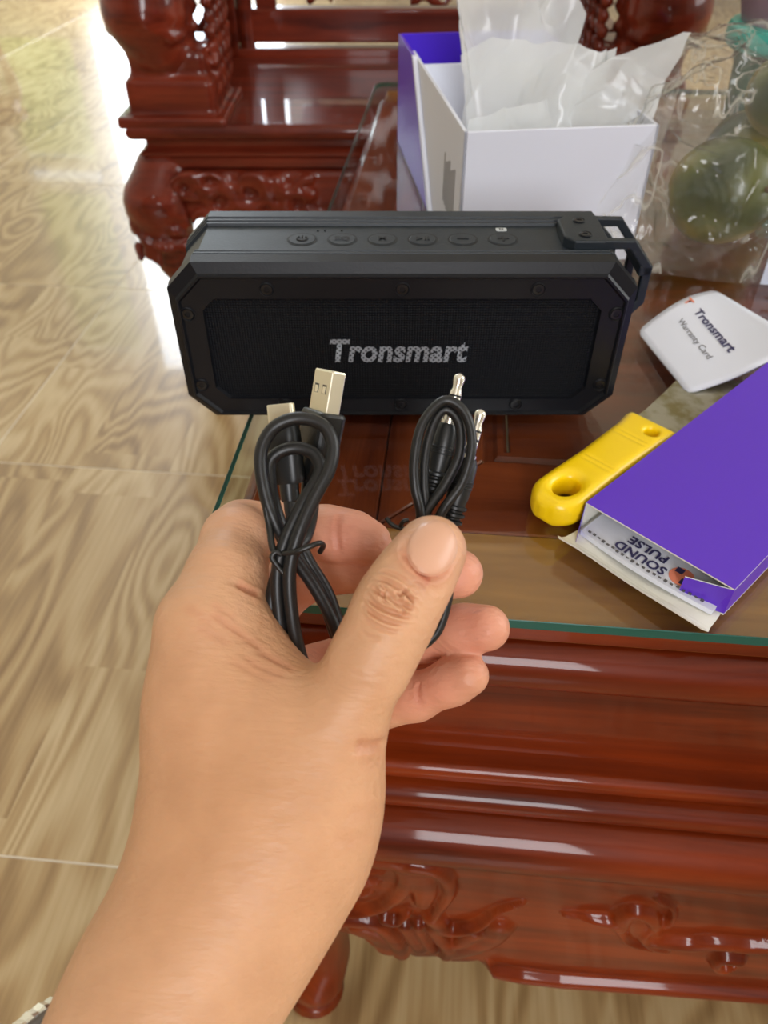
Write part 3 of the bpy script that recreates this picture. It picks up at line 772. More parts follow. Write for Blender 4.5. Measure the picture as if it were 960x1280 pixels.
# carry bracket at the right end: plate with two screws and a loop reaching past the end
pl=MB(); zt=SPH-.0002
plate=[(.0715,-.008),(.0755,-.0135),(.0905,-.0135),(.0905,.0150),(.0755,.0150),(.0715,.0105)]
pl.prism(plate,zt-.002,zt+.0030); brk=pl.build('bracket_plate',rub,sp,smooth=False,bevel=.0008)
for y in (-.0070,.0085): screw_mesh('bracket_screw',brk,Matrix.Translation((.0810,y,zt+.0028)),.0026)
def bar(name,pts,w,h):
    # flat bar following points (x,z) with constant y extent
    o=[]; n=len(pts)
    for i,(x,z) in enumerate(pts):
        a=np.array(pts[max(0,i-1)]); b=np.array(pts[min(n-1,i+1)]); t=(b-a)/np.linalg.norm(b-a); nn=np.array((-t[1],t[0]))
        o.append([(x+nn[0]*h/2,w[0],z+nn[1]*h/2),(x+nn[0]*h/2,w[1],z+nn[1]*h/2),(x-nn[0]*h/2,w[1],z-nn[1]*h/2),(x-nn[0]*h/2,w[0],z-nn[1]*h/2)])
    return MB().loft(o).build(name,rub,sp,smooth=False,bevel=.0006)
bar('bracket_arm',[(.088,zt+.0010),(.1010,zt+.0010),(.1100,zt-.0100),(.1100,zt-.026),(.1030,zt-.034)],(-.0135,-.0098),.0042)
bar('bracket_arm',[(.088,zt+.0010),(.1010,zt+.0010),(.1100,zt-.0100),(.1100,zt-.026),(.1030,zt-.034)],(.0113,.0150),.0042)
MB().box(.1062,.1122,-.0135,.0150,zt-.0135,zt-.0085).build('bracket_crossbar',rub,sp,smooth=False,bevel=.0008)

# ------------------------------------------------------------------ open packaging box (purple and white) behind the speaker
purple=mat('purple_card',srgb(92,40,198),.42,coat=.25,coat_rough=.2)
purple_in=mat('purple_card_inside',srgb(70,20,205),.45)
white_card=mat('white_card',srgb(226,229,240),.55)  # faint lavender: cool cast of the light put into the white's base colour
cream_card=mat('white_card_inside',srgb(236,234,222),.6)
print_grey=mat('grey_print',srgb(90,88,90),.6)
def heading_empty(name,x,y,yaw_deg): return empty(name,H(x,y,T),YAW+R(yaw_deg))
pk=tag(heading_empty('packaging_box',.0470,.478,7.0),'open white and purple gift box with plastic sheet spilling out, behind speaker','box')
BW,BL,BH,th=.118,.262,.083,.0022
# inner white tray: near part
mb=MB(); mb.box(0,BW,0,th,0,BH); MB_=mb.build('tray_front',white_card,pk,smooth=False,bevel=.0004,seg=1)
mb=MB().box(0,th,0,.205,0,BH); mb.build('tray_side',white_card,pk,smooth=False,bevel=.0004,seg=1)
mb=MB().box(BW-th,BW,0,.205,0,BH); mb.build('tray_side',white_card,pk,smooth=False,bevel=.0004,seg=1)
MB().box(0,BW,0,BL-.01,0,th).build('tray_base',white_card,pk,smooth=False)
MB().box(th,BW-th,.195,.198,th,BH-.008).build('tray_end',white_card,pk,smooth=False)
# purple outer half
def sleeve(x0,x1):
    poly=[(.095,0),(BL,0),(BL,BH+.001),(.186,BH+.001)]
    MB().loft([[(x0,y,z) for y,z in poly],[(x1,y,z) for y,z in poly]]).build('sleeve_side',purple,pk,smooth=False,bevel=.0003,seg=1)
    for a,b in ((-.0035,0),(-.0072,-.0048)):
        poly=[(.095+a,0),(.095+b,0),(.186+b,BH+.001),(.186+a,BH+.001)]
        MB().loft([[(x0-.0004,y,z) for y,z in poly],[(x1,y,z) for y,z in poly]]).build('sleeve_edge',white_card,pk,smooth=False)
    poly=[(.095-.0048,0),(.095-.0035,0),(.186-.0035,BH),(.186-.0048,BH)]
    MB().loft([[(x0,y,z) for y,z in poly],[(x1,y,z) for y,z in poly]]).build('sleeve_edge',purple_in,pk,smooth=False)
sleeve(-.0030,-.0004); sleeve(BW+.0004,BW+.0030)
MB().box(-.003,BW+.003,BL-.0026,BL,0,BH+.001).build('sleeve_end',purple_in,pk,smooth=False,bevel=.0004,seg=1)
# printed small lines on the left face
for k in range(7):
    MB().box(-.0001,.0,.020+.0055*k,.0225+.0055*k,.018+.001*k,.055-.002*(k%3)).xf(Matrix.Translation((-.00005,0,0))).build('print_line',print_grey,pk,smooth=False)
og=MB().box(.004,.0048,.120,.142,.045,.079).build('orange_tag',mat('orange_tag',srgb(255,110,40),.5),pk,smooth=False)

# ------------------------------------------------------------------ flat purple accessory box with an open end
ab=tag(heading_empty('accessory_box',.0819,.2324,-46.6),'flat purple cardboard box with its near end open, booklet inside','box')
AW,AL,AH,tc_=.0648,.195,.0143,.0006
def panel(name,x0,x1,y0,y1,z0,z1,outer,inner,axis,parent=ab):
    """thin card: outer colour on the +side of axis, inner on the other side"""
    mb=MB(); i=len(mb.f); mb.box(x0,x1,y0,y1,z0,z1)
    order={'z+':1,'z-':0,'y-':2,'x+':3,'y+':4,'x-':5}[axis]
    mb.m=[1]*6; mb.m[order]=0
    return mb.build(name,[outer,inner],parent,smooth=False)
panel('top_panel',0,AW,0,AL,AH-tc_,AH,purple,cream_card,'z+')
panel('bottom_panel',0,AW,0,AL,0,tc_,purple,cream_card,'z-')
panel('side_panel',0,tc_,0,AL,tc_,AH-tc_,purple,cream_card,'x-')
panel('side_panel',AW-tc_,AW,0,AL,tc_,AH-tc_,purple,cream_card,'x+')
panel('end_panel',tc_,AW-tc_,AL-tc_,AL,tc_,AH-tc_,purple,cream_card,'y+')
# opened tuck flap lying forward on the glass, its tongue bent up a little
def sheet(name,rows,outer,inner,parent,th=.0006):
    """curved card from rows of points (grid); top side inner colour, underside outer"""
    n=len(rows[0]); mb=MB()
    up=[[Vector(p) for p in r] for r in rows]
    lo=[[p-Vector((0,0,th)) for p in r] for r in up]
    vs=[p for r in up for p in r]+[p for r in lo for p in r]; b=len(rows)*n; fs=[];ms=[]
    for i in range(len(rows)-1):
        for j in range(n-1):
            fs.append((i*n+j,i*n+j+1,(i+1)*n+j+1,(i+1)*n+j)); ms.append(1)
            fs.append((b+i*n+j,b+(i+1)*n+j,b+(i+1)*n+j+1,b+i*n+j+1)); ms.append(0)
    L=len(rows)-1
    for j in range(n-1): fs+= [(j,b+j,b+j+1,j+1),(L*n+j,L*n+j+1,b+L*n+j+1,b+L*n+j)]; ms+=[1,1]
    for i in range(L): fs+= [(i*n,(i+1)*n,b+(i+1)*n,b+i*n),(i*n+n-1,b+i*n+n-1,b+(i+1)*n+n-1,(i+1)*n+n-1)]; ms+=[1,1]
    mb.add(vs,fs); mb.m=ms
    return mb.build(name,[outer,inner],parent,smooth=False)
rows=[]
for y,z,ins in ((0,.0006,.001),(-.004,.0008,.0005),(-.0105,.0016,.0),(-.0125,.0022,-.0006),(-.0150,.0046,-.0010),(-.0168,.0058,.0006)):
    rows.append([(ins+(AW-2*ins)*i/8,y+.0006*math.sin(i*.8),z+.0004*math.sin(i*1.1+1)) for i in range(9)])
rows=rows[::-1]
sheet('tuck_flap',rows,purple,cream_card,ab)
# dust flaps
def quad_card(name,P,outer,inner,th=.0005):
    P=[Vector(p) for p in P]; n=(P[1]-P[0]).cross(P[2]-P[0]).normalized()
    Q=[p-n*th for p in P]; k=len(P)
    mb=MB().add(P+Q,[tuple(range(k)),tuple(range(2*k-1,k-1,-1))]+[(i,k+i,k+(i+1)%k,(i+1)%k) for i in range(k)])
    mb.m=[0,1]+[1]*k
    return mb.build(name,[outer,inner],ab,smooth=False,recalc=False)
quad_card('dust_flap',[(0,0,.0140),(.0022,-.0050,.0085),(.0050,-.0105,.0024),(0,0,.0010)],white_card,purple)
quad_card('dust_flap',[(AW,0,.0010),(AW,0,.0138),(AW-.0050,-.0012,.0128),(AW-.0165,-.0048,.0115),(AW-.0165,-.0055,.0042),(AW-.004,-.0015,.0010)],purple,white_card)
# booklet inside with printed lettering (upside down to the viewer)
bk=[]
for y in np.linspace(.0,.17,8):
    bk.append([(.003+.0588*i/10,y-.0045+.0035*math.sin(math.pi*i/10)*-1*(1 if y<.01 else 0),.0035+.0018*math.sin(math.pi*i/10)) for i in range(11)])
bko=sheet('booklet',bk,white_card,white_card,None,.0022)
bko.location=ab.location; bko.rotation_euler=ab.rotation_euler
tag(bko,'white printed booklet tucked inside the open purple box','booklet')
ink=mat('blue_black_ink',srgb(52,48,92),.5); orange_ink=mat('salmon_ink',srgb(236,140,110),.5)
def bk_text(body,size,x,y,**k):
    M=Matrix.Translation((x,y,.00575))@Matrix.Rotation(R(180),4,'Z')
    return text_obj('booklet_print',body,size,ink,bko,M,**k)
bk_text('SOUND',.0062,.0290,-.0020,offset=.00018,spacing=1.05)
bk_text('PULSE',.0062,.0290,.0040,offset=.00018,spacing=1.05)
MB().lathe([(.0001,.0),(.0048,.0),(.0048,.0002),(.0001,.0002)],24,c=(.0455,.0008,.0052)).build('booklet_logo',orange_ink,bko,smooth=False)
MB().box(.0462,.0492,-.0030,.0000,.0053,.0056).build('booklet_logo_block',ink,bko,smooth=False)
MB().box(.0420,.0450,.0016,.0044,.0053,.0056).build('booklet_logo_block',ink,bko,smooth=False)
for k in range(22):
    x=.006+.0024*k; MB().box(x,x+.0012,-.0072+.0002*(k%3)+.003*(1-math.sin(math.pi*k/22)),-.0064+.0003*(k%2)+.003*(1-math.sin(math.pi*k/22)),.0047+.0012*math.sin(math.pi*k/22),.0052+.0012*math.sin(math.pi*k/22)).build('booklet_small_print',print_grey,bko,smooth=False)

# ------------------------------------------------------------------ warranty card leaning over the box edge
wc=tag(empty('warranty_card',Vector(card_A)),'small white rounded warranty card leaning on the purple box','card')
A_,B_,C_,D_=[Vector(p)-Vector(card_A) for p in (card_A,card_B,card_C,card_D)]
def card_pt(u,v,lift=0.0):      # u from A to D, v from A to B
    p=A_*(1-u)*(1-v)+D_*u*(1-v)+B_*(1-u)*v+C_*u*v
    return p+Vector((0,0,.006*math.sin(math.pi*u)*(1-v)-.004*math.sin(math.pi*u)*v+.0016+lift))
N=16; V=[];Fc=[]
def in_round(u,v,r=.07):
    du=max(r-u,u-(1-r),0); dv=max(r-v,v-(1-r),0); d=math.hypot(du,dv)
    if d>r:
        k=r/d; cu=min(max(u,r),1-r); cv=min(max(v,r),1-r); return cu+(u-cu)*k, cv+(v-cv)*k
    return u,v
for j in range(N+1):
    for i in range(N+1):
        u,v=in_round(i/N,j/N); V.append(card_pt(u,v))
for j in range(N):
    for i in range(N): Fc.append((j*(N+1)+i,(j+1)*(N+1)+i,(j+1)*(N+1)+i+1,j*(N+1)+i+1))
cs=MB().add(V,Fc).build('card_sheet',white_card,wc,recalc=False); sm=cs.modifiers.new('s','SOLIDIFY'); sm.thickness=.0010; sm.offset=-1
def card_text(name,body,size,u0,v0,m,offset=.0):
    me=text_mesh(body,size,offset=offset); me.materials.clear(); me.materials.append(m)
    for v in me.vertices: v.co=card_pt(u0+v.co.y, v0+v.co.x, .0004)
    o=bpy.data.objects.new(name,me); COL.objects.link(o); o.parent=wc; return o
card_text('card_brand','Tronsmart',.13,.56,.48,ink,.003)
card_text('card_brand_mark','T',.12,.56,.06,orange_ink,.006)
card_text('card_title','Warranty Card',.085,.36,.47,print_grey)

# ------------------------------------------------------------------ yellow putty knife
yel=bump_noise(mat('yellow_plastic',srgb(255,214,6),.34,coat=.2,coat_rough=.2),500,.08,.0003)
steel=mat('worn_steel',srgb(176,172,150),.33,metal=.85)
tcs=nd(steel,'ShaderNodeTexCoord'); ns_=nd(steel,'ShaderNodeTexNoise'); ns_.inputs['Scale'].default_value=90; ns_.inputs['Detail'].default_value=6; lk(steel,tcs.outputs['Object'],ns_.inputs['Vector'])
rs=ramp(steel,[(.42,srgb(190,187,170)),(.62,srgb(150,140,98))],ns_.outputs['Fac']); lk(steel,rs.outputs['Color'],steel.node_tree.nodes['Principled BSDF'].inputs['Base Color'])
pt=Vector(knife_tail); pe=Vector(knife_end); kd=(pe-pt); kl=kd.length; ka=math.atan2(kd.y,kd.x)
kn=tag(empty('putty_knife',(pt.x,pt.y,T),ka),'yellow-handled putty knife lying between the speaker and purple box','putty knife')
# handle: rounded slab with a hanging hole; outline half width along its length
def outline(t):
    return float(np.interp(t,[-.0118,-.0115,-.0108,-.0095,-.008,-.006,-.004,-.002,0,.01,.03,.06,kl-.004,kl],[.0004,.0026,.0048,.0070,.0087,.0101,.0111,.0116,.0118,.0117,.0112,.0122,.0136,.0130]))
F=Field((-.018,-.02,-.002),(kl+.006,.02,.018),.0008); S=F.new()
X=F.ax[0][:,None,None]; Y=F.ax[1][None,:,None]; Z=F.ax[2][None,None,:]
ow=np.array([outline(t) for t in F.ax[0]])[:,None,None].astype(np.float32)
endd=np.maximum(-.0118-X,X-kl)
d2=np.maximum(np.abs(Y)-ow,endd)
zc_=.0070; hz=np.interp(F.ax[0],[-.012,0,.05,kl],[.0062,.0068,.0064,.0058])[:,None,None]
dz=np.abs(Z-zc_)-hz
rr_=.0045
q1=d2+rr_; q2=dz+rr_
S=np.sqrt(np.maximum(q1,0)**2+np.maximum(q2,0)**2)+np.minimum(np.maximum(q1,q2),0)-rr_
hole=np.sqrt(((X-.004)/1.35)**2+Y**2)-.0052
hole2=np.sqrt((X-(kl-.010))**2+(Y+.004)**2)-.0032
flare=.0022*np.clip((np.abs(Z-zc_)-.004)/.003,0,1)**2
S=-smin(-S,hole-flare,.002); S=-smin(-S,hole2-flare*.5,.001)
for gx in (.024,.027,kl-.022,kl-.019):
    gro=np.sqrt((X-gx)**2+((Z-(zc_+.0066))*.8)**2)-.0005; S=-smin(-S,gro+0*Y,.0006)
field_obj('handle',F,S.astype(np.float32),yel,kn,2)
mb=MB(); bl=[]
for t,w in ((kl-.010,.0105),(kl,.0108),(kl+.012,.0112),(kl+.035,.0140),(kl+.065,.0185),(kl+.072,.0190)):
    z=.0072-.0040*max(0,(t-kl))/.07
    bl.append([(t,-w,z-.0004),(t,w,z-.0004),(t,w,z+.0004),(t,-w,z+.0004)])
mb.loft(bl).build('blade',steel,kn,smooth=False)

# ------------------------------------------------------------------ translucent plastic sheet spilling out of the packaging box
def plastic(name,tint,opacity,gloss_rough=.12,trans=.6,crinkle=0):
    m=bpy.data.materials.new(name); m.use_nodes=True; nt=m.node_tree; nt.nodes.clear()
    out=nt.nodes.new('ShaderNodeOutputMaterial'); t=nt.nodes.new('ShaderNodeBsdfTransparent'); t.inputs[0].default_value=(1,1,1,1)
    d=nt.nodes.new('ShaderNodeBsdfDiffuse'); d.inputs[0].default_value=tint
    tl=nt.nodes.new('ShaderNodeBsdfTranslucent'); tl.inputs[0].default_value=tint
    dm=nt.nodes.new('ShaderNodeMixShader'); dm.inputs[0].default_value=trans; nt.links.new(d.outputs[0],dm.inputs[1]); nt.links.new(tl.outputs[0],dm.inputs[2])
    mx=nt.nodes.new('ShaderNodeMixShader'); mx.inputs[0].default_value=opacity; nt.links.new(t.outputs[0],mx.inputs[1]); nt.links.new(dm.outputs[0],mx.inputs[2])
    g=nt.nodes.new('ShaderNodeBsdfGlossy'); g.inputs['Roughness'].default_value=gloss_rough
    fr=two_sided_fresnel(nt,1.45)
    m2=nt.nodes.new('ShaderNodeMixShader'); nt.links.new(fr.outputs[0],m2.inputs[0]); nt.links.new(mx.outputs[0],m2.inputs[1]); nt.links.new(g.outputs[0],m2.inputs[2])
    if crinkle:
        tc=nt.nodes.new('ShaderNodeTexCoord'); n1=nt.nodes.new('ShaderNodeTexNoise'); n1.inputs['Scale'].default_value=15; n1.inputs['Detail'].default_value=3; n1.inputs['Distortion'].default_value=.4
        mpn=nt.nodes.new('ShaderNodeMapping'); mpn.inputs['Rotation'].default_value=(.5,.9,.3); mpn.inputs['Scale'].default_value=(1.6,1.6,.35); nt.links.new(tc.outputs['Object'],mpn.inputs['Vector']); nt.links.new(mpn.outputs['Vector'],n1.inputs['Vector'])
        a=nt.nodes.new('ShaderNodeMath'); a.operation='SUBTRACT'; a.inputs[1].default_value=.5; nt.links.new(n1.outputs['Fac'],a.inputs[0])
        b=nt.nodes.new('ShaderNodeMath'); b.operation='ABSOLUTE'; nt.links.new(a.outputs[0],b.inputs[0])
        bp=nt.nodes.new('ShaderNodeBump'); bp.inputs['Strength'].default_value=1.0; bp.inputs['Distance'].default_value=crinkle; nt.links.new(b.outputs[0],bp.inputs['Height'])
        for q in (g,d,tl,fr): nt.links.new(bp.outputs[0],q.inputs['Normal'])
        # film is cloudier along its folds, where it lies double
        mr=nt.nodes.new('ShaderNodeMapRange'); mr.inputs['From Min'].default_value=0; mr.inputs['From Max'].default_value=.022; mr.inputs['To Min'].default_value=opacity+.42; mr.inputs['To Max'].default_value=opacity
        nt.links.new(b.outputs[0],mr.inputs['Value']); nt.links.new(mr.outputs[0],mx.inputs[0])
    nt.links.new(m2.outputs[0],out.inputs[0]); return m
frost=plastic('frosted_film',(.95,.97,.97,1),.78,.25,.55)
clear=plastic('clear_film',(.95,.92,.80,1),.06,.09,.4,.022)
noise.seed_set(4)
def crumple(p,amp,sc,seed):
    """broad folds with sharp creases: ridged noise at low frequency, a little fine wrinkle"""
    q=Vector(p)*sc+Vector((seed*7.1,seed*3.3,seed*1.7)); v=Vector((0,0,0))
    q=q+noise.noise_vector(q*.6)*.6
    for o,w in ((1,1.0),(2.3,.38),(5.1,.13)):
        a=noise.noise_vector(q*o+Vector((o,0,0))); v+=Vector((1-2*abs(a.x),1-2*abs(a.y),1-2*abs(a.z)))*w
    return (v-Vector((.9,.9,.9)))*amp*.45
def film(name,fn,nu,nv,m,parent,amp,sc,seed,edge0=0.0):
    V=[];Fc=[]
    for j in range(nv+1):
        for i in range(nu+1):
            p=Vector(fn(i/nu,j/nv)); V.append(p+crumple(p,amp*(edge0+(1-edge0)*min(1,3*j/nv)),sc,seed))
    for j in range(nv):
        for i in range(nu): Fc.append((j*(nu+1)+i,j*(nu+1)+i+1,(j+1)*(nu+1)+i+1,(j+1)*(nu+1)+i))
    return MB().add(V,Fc).build(name,m,parent,recalc=False,hard=False)
fs=tag(heading_empty('plastic_sheet',.0470,.478,7.0),'crumpled translucent white plastic wrap rising out of the packaging box','plastic wrap')
def back_lobe(u,v):
    # tall fold standing in the far left half of the tray
    top=.215-.10*max(0,(u-.50)/.50)
    return (.018+.090*u-.004*v, .080+.022*math.sin(u*3.1)+.012*math.sin(u*9)+.022*v+.020*u, .035+(top-.035+.012*math.sin(u*7))*v)
film('tall_fold',back_lobe,90,80,frost,fs,.022,11,1)
def front_lobe(u,v):
    z=.040+(.042+.040*u**1.3)*v
    return (.012+.098*u+.032*v*u, .030+.012*math.sin(u*5)-.004*v+.035*v*u, z)
film('leaning_fold',front_lobe,90,60,frost,fs,.018,12,2)
def mid_lobe(u,v):
    return (.020+.085*u+.012*v*u, .055+.02*math.sin(u*6+1)+.02*v, .040+(.062+.012*math.sin(u*3))*v)
film('inner_fold',mid_lobe,80,50,frost,fs,.018,12,3)

# ------------------------------------------------------------------ clear bag of green fruit
bagc=H(.232,.560,T)
fruit_m=mat('green_fruit',srgb(120,135,50),.35,coat=.2)
tcf=nd(fruit_m,'ShaderNodeTexCoord'); nf_=nd(fruit_m,'ShaderNodeTexNoise'); nf_.inputs['Scale'].default_value=14; lk(fruit_m,tcf.outputs['Object'],nf_.inputs['Vector'])
rf=ramp(fruit_m,[(.40,srgb(44,58,24)),(.55,srgb(96,100,34)),(.70,srgb(184,156,46))],nf_.outputs['Fac']); lk(fruit_m,rf.outputs['Color'],fruit_m.node_tree.nodes['Principled BSDF'].inputs['Base Color'])
stem_m=mat('fruit_stem',srgb(96,72,40),.7)
def fruit(x,y,z,r,el,rot,label):
    e=tag(empty('green_fruit',H(x,y,T+z)),label,'fruit','green fruit in the clear bag'); e.rotation_euler=rot
    prof=[]
    for i in range(17):
        a=math.pi*i/16; rr=r*math.sin(a)*(1+.10*math.cos(a)); zz=-r*el*math.cos(a)
        if i>12: zz-= .12*r*((i-12)/4)**2
        prof.append((max(rr,.0004),zz))
    MB().lathe(prof,28).build('flesh',fruit_m,e)
    MB().tube([(0,0,r*el*.80),(.001,0,r*el*.98),(.004,.001,r*el*1.12)],[.0022,.0018,.0022],8).build('stem',stem_m,e)
    return e
fruit(.224,.515,.036,.033,1.12,(1.2,.3,.4),'largest yellow-green fruit at the front inside the clear bag')
fruit(.266,.588,.035,.032,1.1,(.9,.6,2.0),'green fruit at the back of the clear bag near the teal-rimmed jar')
fruit(.262,.545,.086,.026,1.12,(1.4,.2,.2),'small olive fruit resting on top of the other fruit in the clear bag')
bag=tag(empty('clear_plastic_bag',bagc),'clear crinkled plastic bag holding green fruit beside the packaging box','plastic bag')
def bag_fn(u,v):
    a=2*math.pi*u; t=v
    rx=.112*math.sqrt(max(0,1-(t*.97)**3))*(1+.10*math.sin(3*a+1)+.05*math.sin(7*a)); ry=.108*math.sqrt(max(0,1-(t*.97)**3))*(1+.08*math.sin(4*a))
    z=.002+.112*t**.85+.012*math.sin(5*a)*t*(1-t)
    return (rx*math.cos(a)+.02*t, ry*math.sin(a)-.012*(1-t)*math.sin(a*2), z)
film('bag_film',bag_fn,190,90,clear,bag,.026,17,5,.10)
def neck_fn(u,v):
    x=-.125+.14*u; y=-.100+.07*v+.03*u; z=.006+.075*v*(1-.3*u)+.012*math.sin(7*u)
    return (x,y,z)
film('bag_mouth',neck_fn,90,60,clear,bag,.024,18,8,.3)
# printed slip of paper in front of the bag at the right edge
lab=tag(empty('paper_slip',H(*slip_xy,T),YAW-.2),'pale blue printed paper slip standing at the bag by the right edge','paper')
pp=mat('pale_blue_paper',srgb(205,214,235),.6)
MB().loft([[(0,0,0),(.05,.0,0),(.05,.0008,0),(0,.0008,0)],[(.003,.014,.062),(.053,.016,.062),(.053,.0168,.062),(.003,.0148,.062)]]).build('slip_sheet',pp,lab,smooth=False)
for k in range(5):
    f=.15+.15*k
    MB().loft([[(.006+.003*f,.014*f-.0004,.062*f),(.040,.0145*f-.0004,.062*f),(.040,.0145*f,.062*f),(.006+.003*f,.014*f,.062*f)],[(.006+.003*f,.014*f-.0002,.062*f+.002),(.040,.0145*f-.0002,.062*f+.002),(.040,.0145*f+.0003,.062*f+.002),(.006+.003*f,.014*f+.0003,.062*f+.002)]]).build('slip_print',print_grey,lab,smooth=False)
# ------------------------------------------------------------------ jar with teal rim
jar=tag(empty('storage_jar',H(.378,.80,T)),'mauve storage jar with teal lid rim behind the fruit bag','jar')
mauve=mat('mauve_plastic',srgb(150,128,138),.35); teal=mat('teal_plastic',srgb(30,176,160),.35); dgreen=mat('dark_green_plastic',srgb(62,104,84),.35)
MB().lathe([(.0,.0),(.046,0),(.050,.005),(.053,.045),(.058,.062),(.0,.063)],40).build('jar_foot',dgreen,jar)
MB().lathe([(.056,.060),(.064,.0615),(.0665,.065),(.0665,.076),(.064,.080),(.056,.081)],40).build('jar_rim',teal,jar)
MB().lathe([(.056,.078),(.058,.085),(.072,.13),(.082,.18),(.080,.205),(.0,.207)],40).build('jar_body',mauve,jar)

# joints as (px, py, distance along the view axis, radius in mm)
HAND=dict(
 meta_index=[(258,788,.209,12.3),(265,880,.208,16.0),(273,960,.205,17.0),(268,1045,.200,17.4),(236,1160,.192,16.8),(190,1256,.187,16.5)],
 meta_thumb_side=[(424,895,.197,10),(398,945,.199,13.8),(384,1000,.200,16.2),(362,1062,.198,17.2),(314,1118,.195,16.2),(246,1212,.189,16.0)],
 meta_middle=[(300,800,.234,11),(310,900,.228,15),(320,1000,.218,18)],
 meta_ring=[(330,860,.246,11),(335,930,.238,14),(340,1010,.224,18)],
 meta_pinky=[(352,905,.248,11),(355,970,.240,14),(355,1030,.226,18)],
 web=[(268,812,.209,11.5),(325,872,.205,10.5),(390,912,.200,10)],
 web2=[(296,776,.213,8.5),(310,808,.211,8),(330,865,.208,9)],
 wrist_mid=[(330,930,.206,17),(325,1020,.203,20.5),(285,1130,.198,20.5),(228,1230,.192,20)],
 elbow=(-.122,-.258,.105),
 thumb=[(428,893,.197,10.4),(462,828,.1935,9.9),(484,785,.1935,9.7),(499,752,.195,9.8),(520,718,.197,9.0),(540,687,.199,8.5)],
 thumb_pad=[(505,745,.199,8.5),(538,690,.203,8.6)],
 index=[(258,778,.210,12.3),(283,720,.218,11.0),(297,676,.229,10.3),(303,664,.239,9.2),(350,663,.246,8.8),(410,667,.243,8.5),(440,671,.240,7.8),(463,677,.236,6.6)],
 middle=[(300,800,.234,11.5),(335,755,.256,10),(372,722,.262,9.2),(430,708,.252,8.2),(490,713,.240,7.8),(545,717,.229,7.5),(573,717,.224,7.3)],
 ring=[(330,860,.246,11.5),(400,840,.268,9.5),(440,822,.268,8.6),(530,795,.249,7.9),(580,787,.237,7.5),(608,785,.232,7.15)],
 pinky=[(352,905,.248,11),(410,900,.262,8.5),(455,891,.258,7.6),(520,871,.244,7.2),(565,852,.235,6.8),(585,844,.231,6.45)],
 nail=(541,684,33,37,R(16)),
 base=srgb(223,175,137)[:3], brown_c=srgb(210,156,114)[:3], pink_c=srgb(226,154,130)[:3], red_c=srgb(186,98,72)[:3],
 pink=[((440,668,.235),.022,.9),((560,717,.222),.022,.9),((590,787,.23),.022,.85),((540,850,.235),.024,.8),((320,660,.235),.02,.35),((350,760,.25),.025,.7),((541,690,.19),.009,.4),((400,800,.26),.03,.8)],
 brown=[((250,1000,.18),.05,.8),((200,900,.19),.04,.6),((300,1150,.17),.05,.5)],
 creases=[
  # thumb knuckle: swirl of short folds
  ([(463,733),(474,741),(490,748),(506,757),(520,764)],.0006,.0010,.6,.12),
  ([(468,722),(484,727),(500,736),(514,748),(524,756)],.0006,.0007,.6,.1),
  ([(472,714),(490,717),(506,726),(520,740)],.0006,.0004,.5,.08),
  ([(458,744),(470,756),(486,764),(504,770),(518,772)],.0006,.0009,.6,.12),
  ([(455,756),(468,768),(486,777),(506,781)],.0006,.0007,.6,.1),
  ([(452,768),(466,780),(484,788),(500,791)],.0006,.0004,.5,.08),
  ([(477,731),(484,740),(494,744),(505,741),(509,733)],.0005,.0008,.6,.1),
  ([(488,752),(497,757),(503,764),(500,771)],.0005,.0007,.6,.1),
  ([(507,742),(514,750),(513,760)],.0005,.0007,.6,.1),
  ([(480,736),(478,746),(484,756)],.0005,.0006,.6,.1),
  ([(494,736),(500,745),(499,753)],.0005,.0006,.6,.1),
  ([(448,786),(462,796),(478,800)],.0006,.0003,.4,.05),
  ([(512,728),(524,733),(532,742)],.0006,.0004,.5,.1),
  # nail folds
  ([(507,672),(508,690),(518,706),(533,717),(547,718),(560,706),(570,690)],.0012,.0008,.5,.45),
  ([(520,708),(532,720),(540,728)],.0010,.0003,.2,.8),
  # index base crease, web folds
  ([(292,728),(306,735),(318,741),(327,744)],.0010,.0012,.25,.4),
  ([(255,765),(275,774),(298,790),(320,806),(345,826)],.0008,.0003,.2,.25),
  ([(228,756),(250,770),(272,784)],.0008,.00018,.2,.15),
  ([(240,780),(265,792),(292,808)],.0008,.00018,.2,.15),
  ([(262,752),(280,764),(300,778)],.0007,.00018,.2,.15),
  ([(318,812),(345,826),(372,840)],.0008,.0003,.2,.3),
  ([(300,818),(330,836),(362,846)],.0008,.00025,.2,.2),
  ([(285,822),(320,842),(350,852)],.0008,.00018,.2,.15),
  # wrist creases
  ([(488,925),(478,930),(460,933),(440,933)],.0014,.0012,.4,.3),
  ([(486,948),(466,952),(446,950)],.0012,.0004,.3,.1),
  ([(480,1010),(455,1016),(430,1014)],.0013,.0004,.3,.1),
  ([(470,1045),(440,1052),(410,1050)],.0013,.0004,.3,.1),
  # finger joints
  ([(424,640),(421,665),(424,695)],.0010,.0006,.3,.3),
  ([(524,850),(522,866),(526,884)],.0009,.0006,.3,.3),
 ])
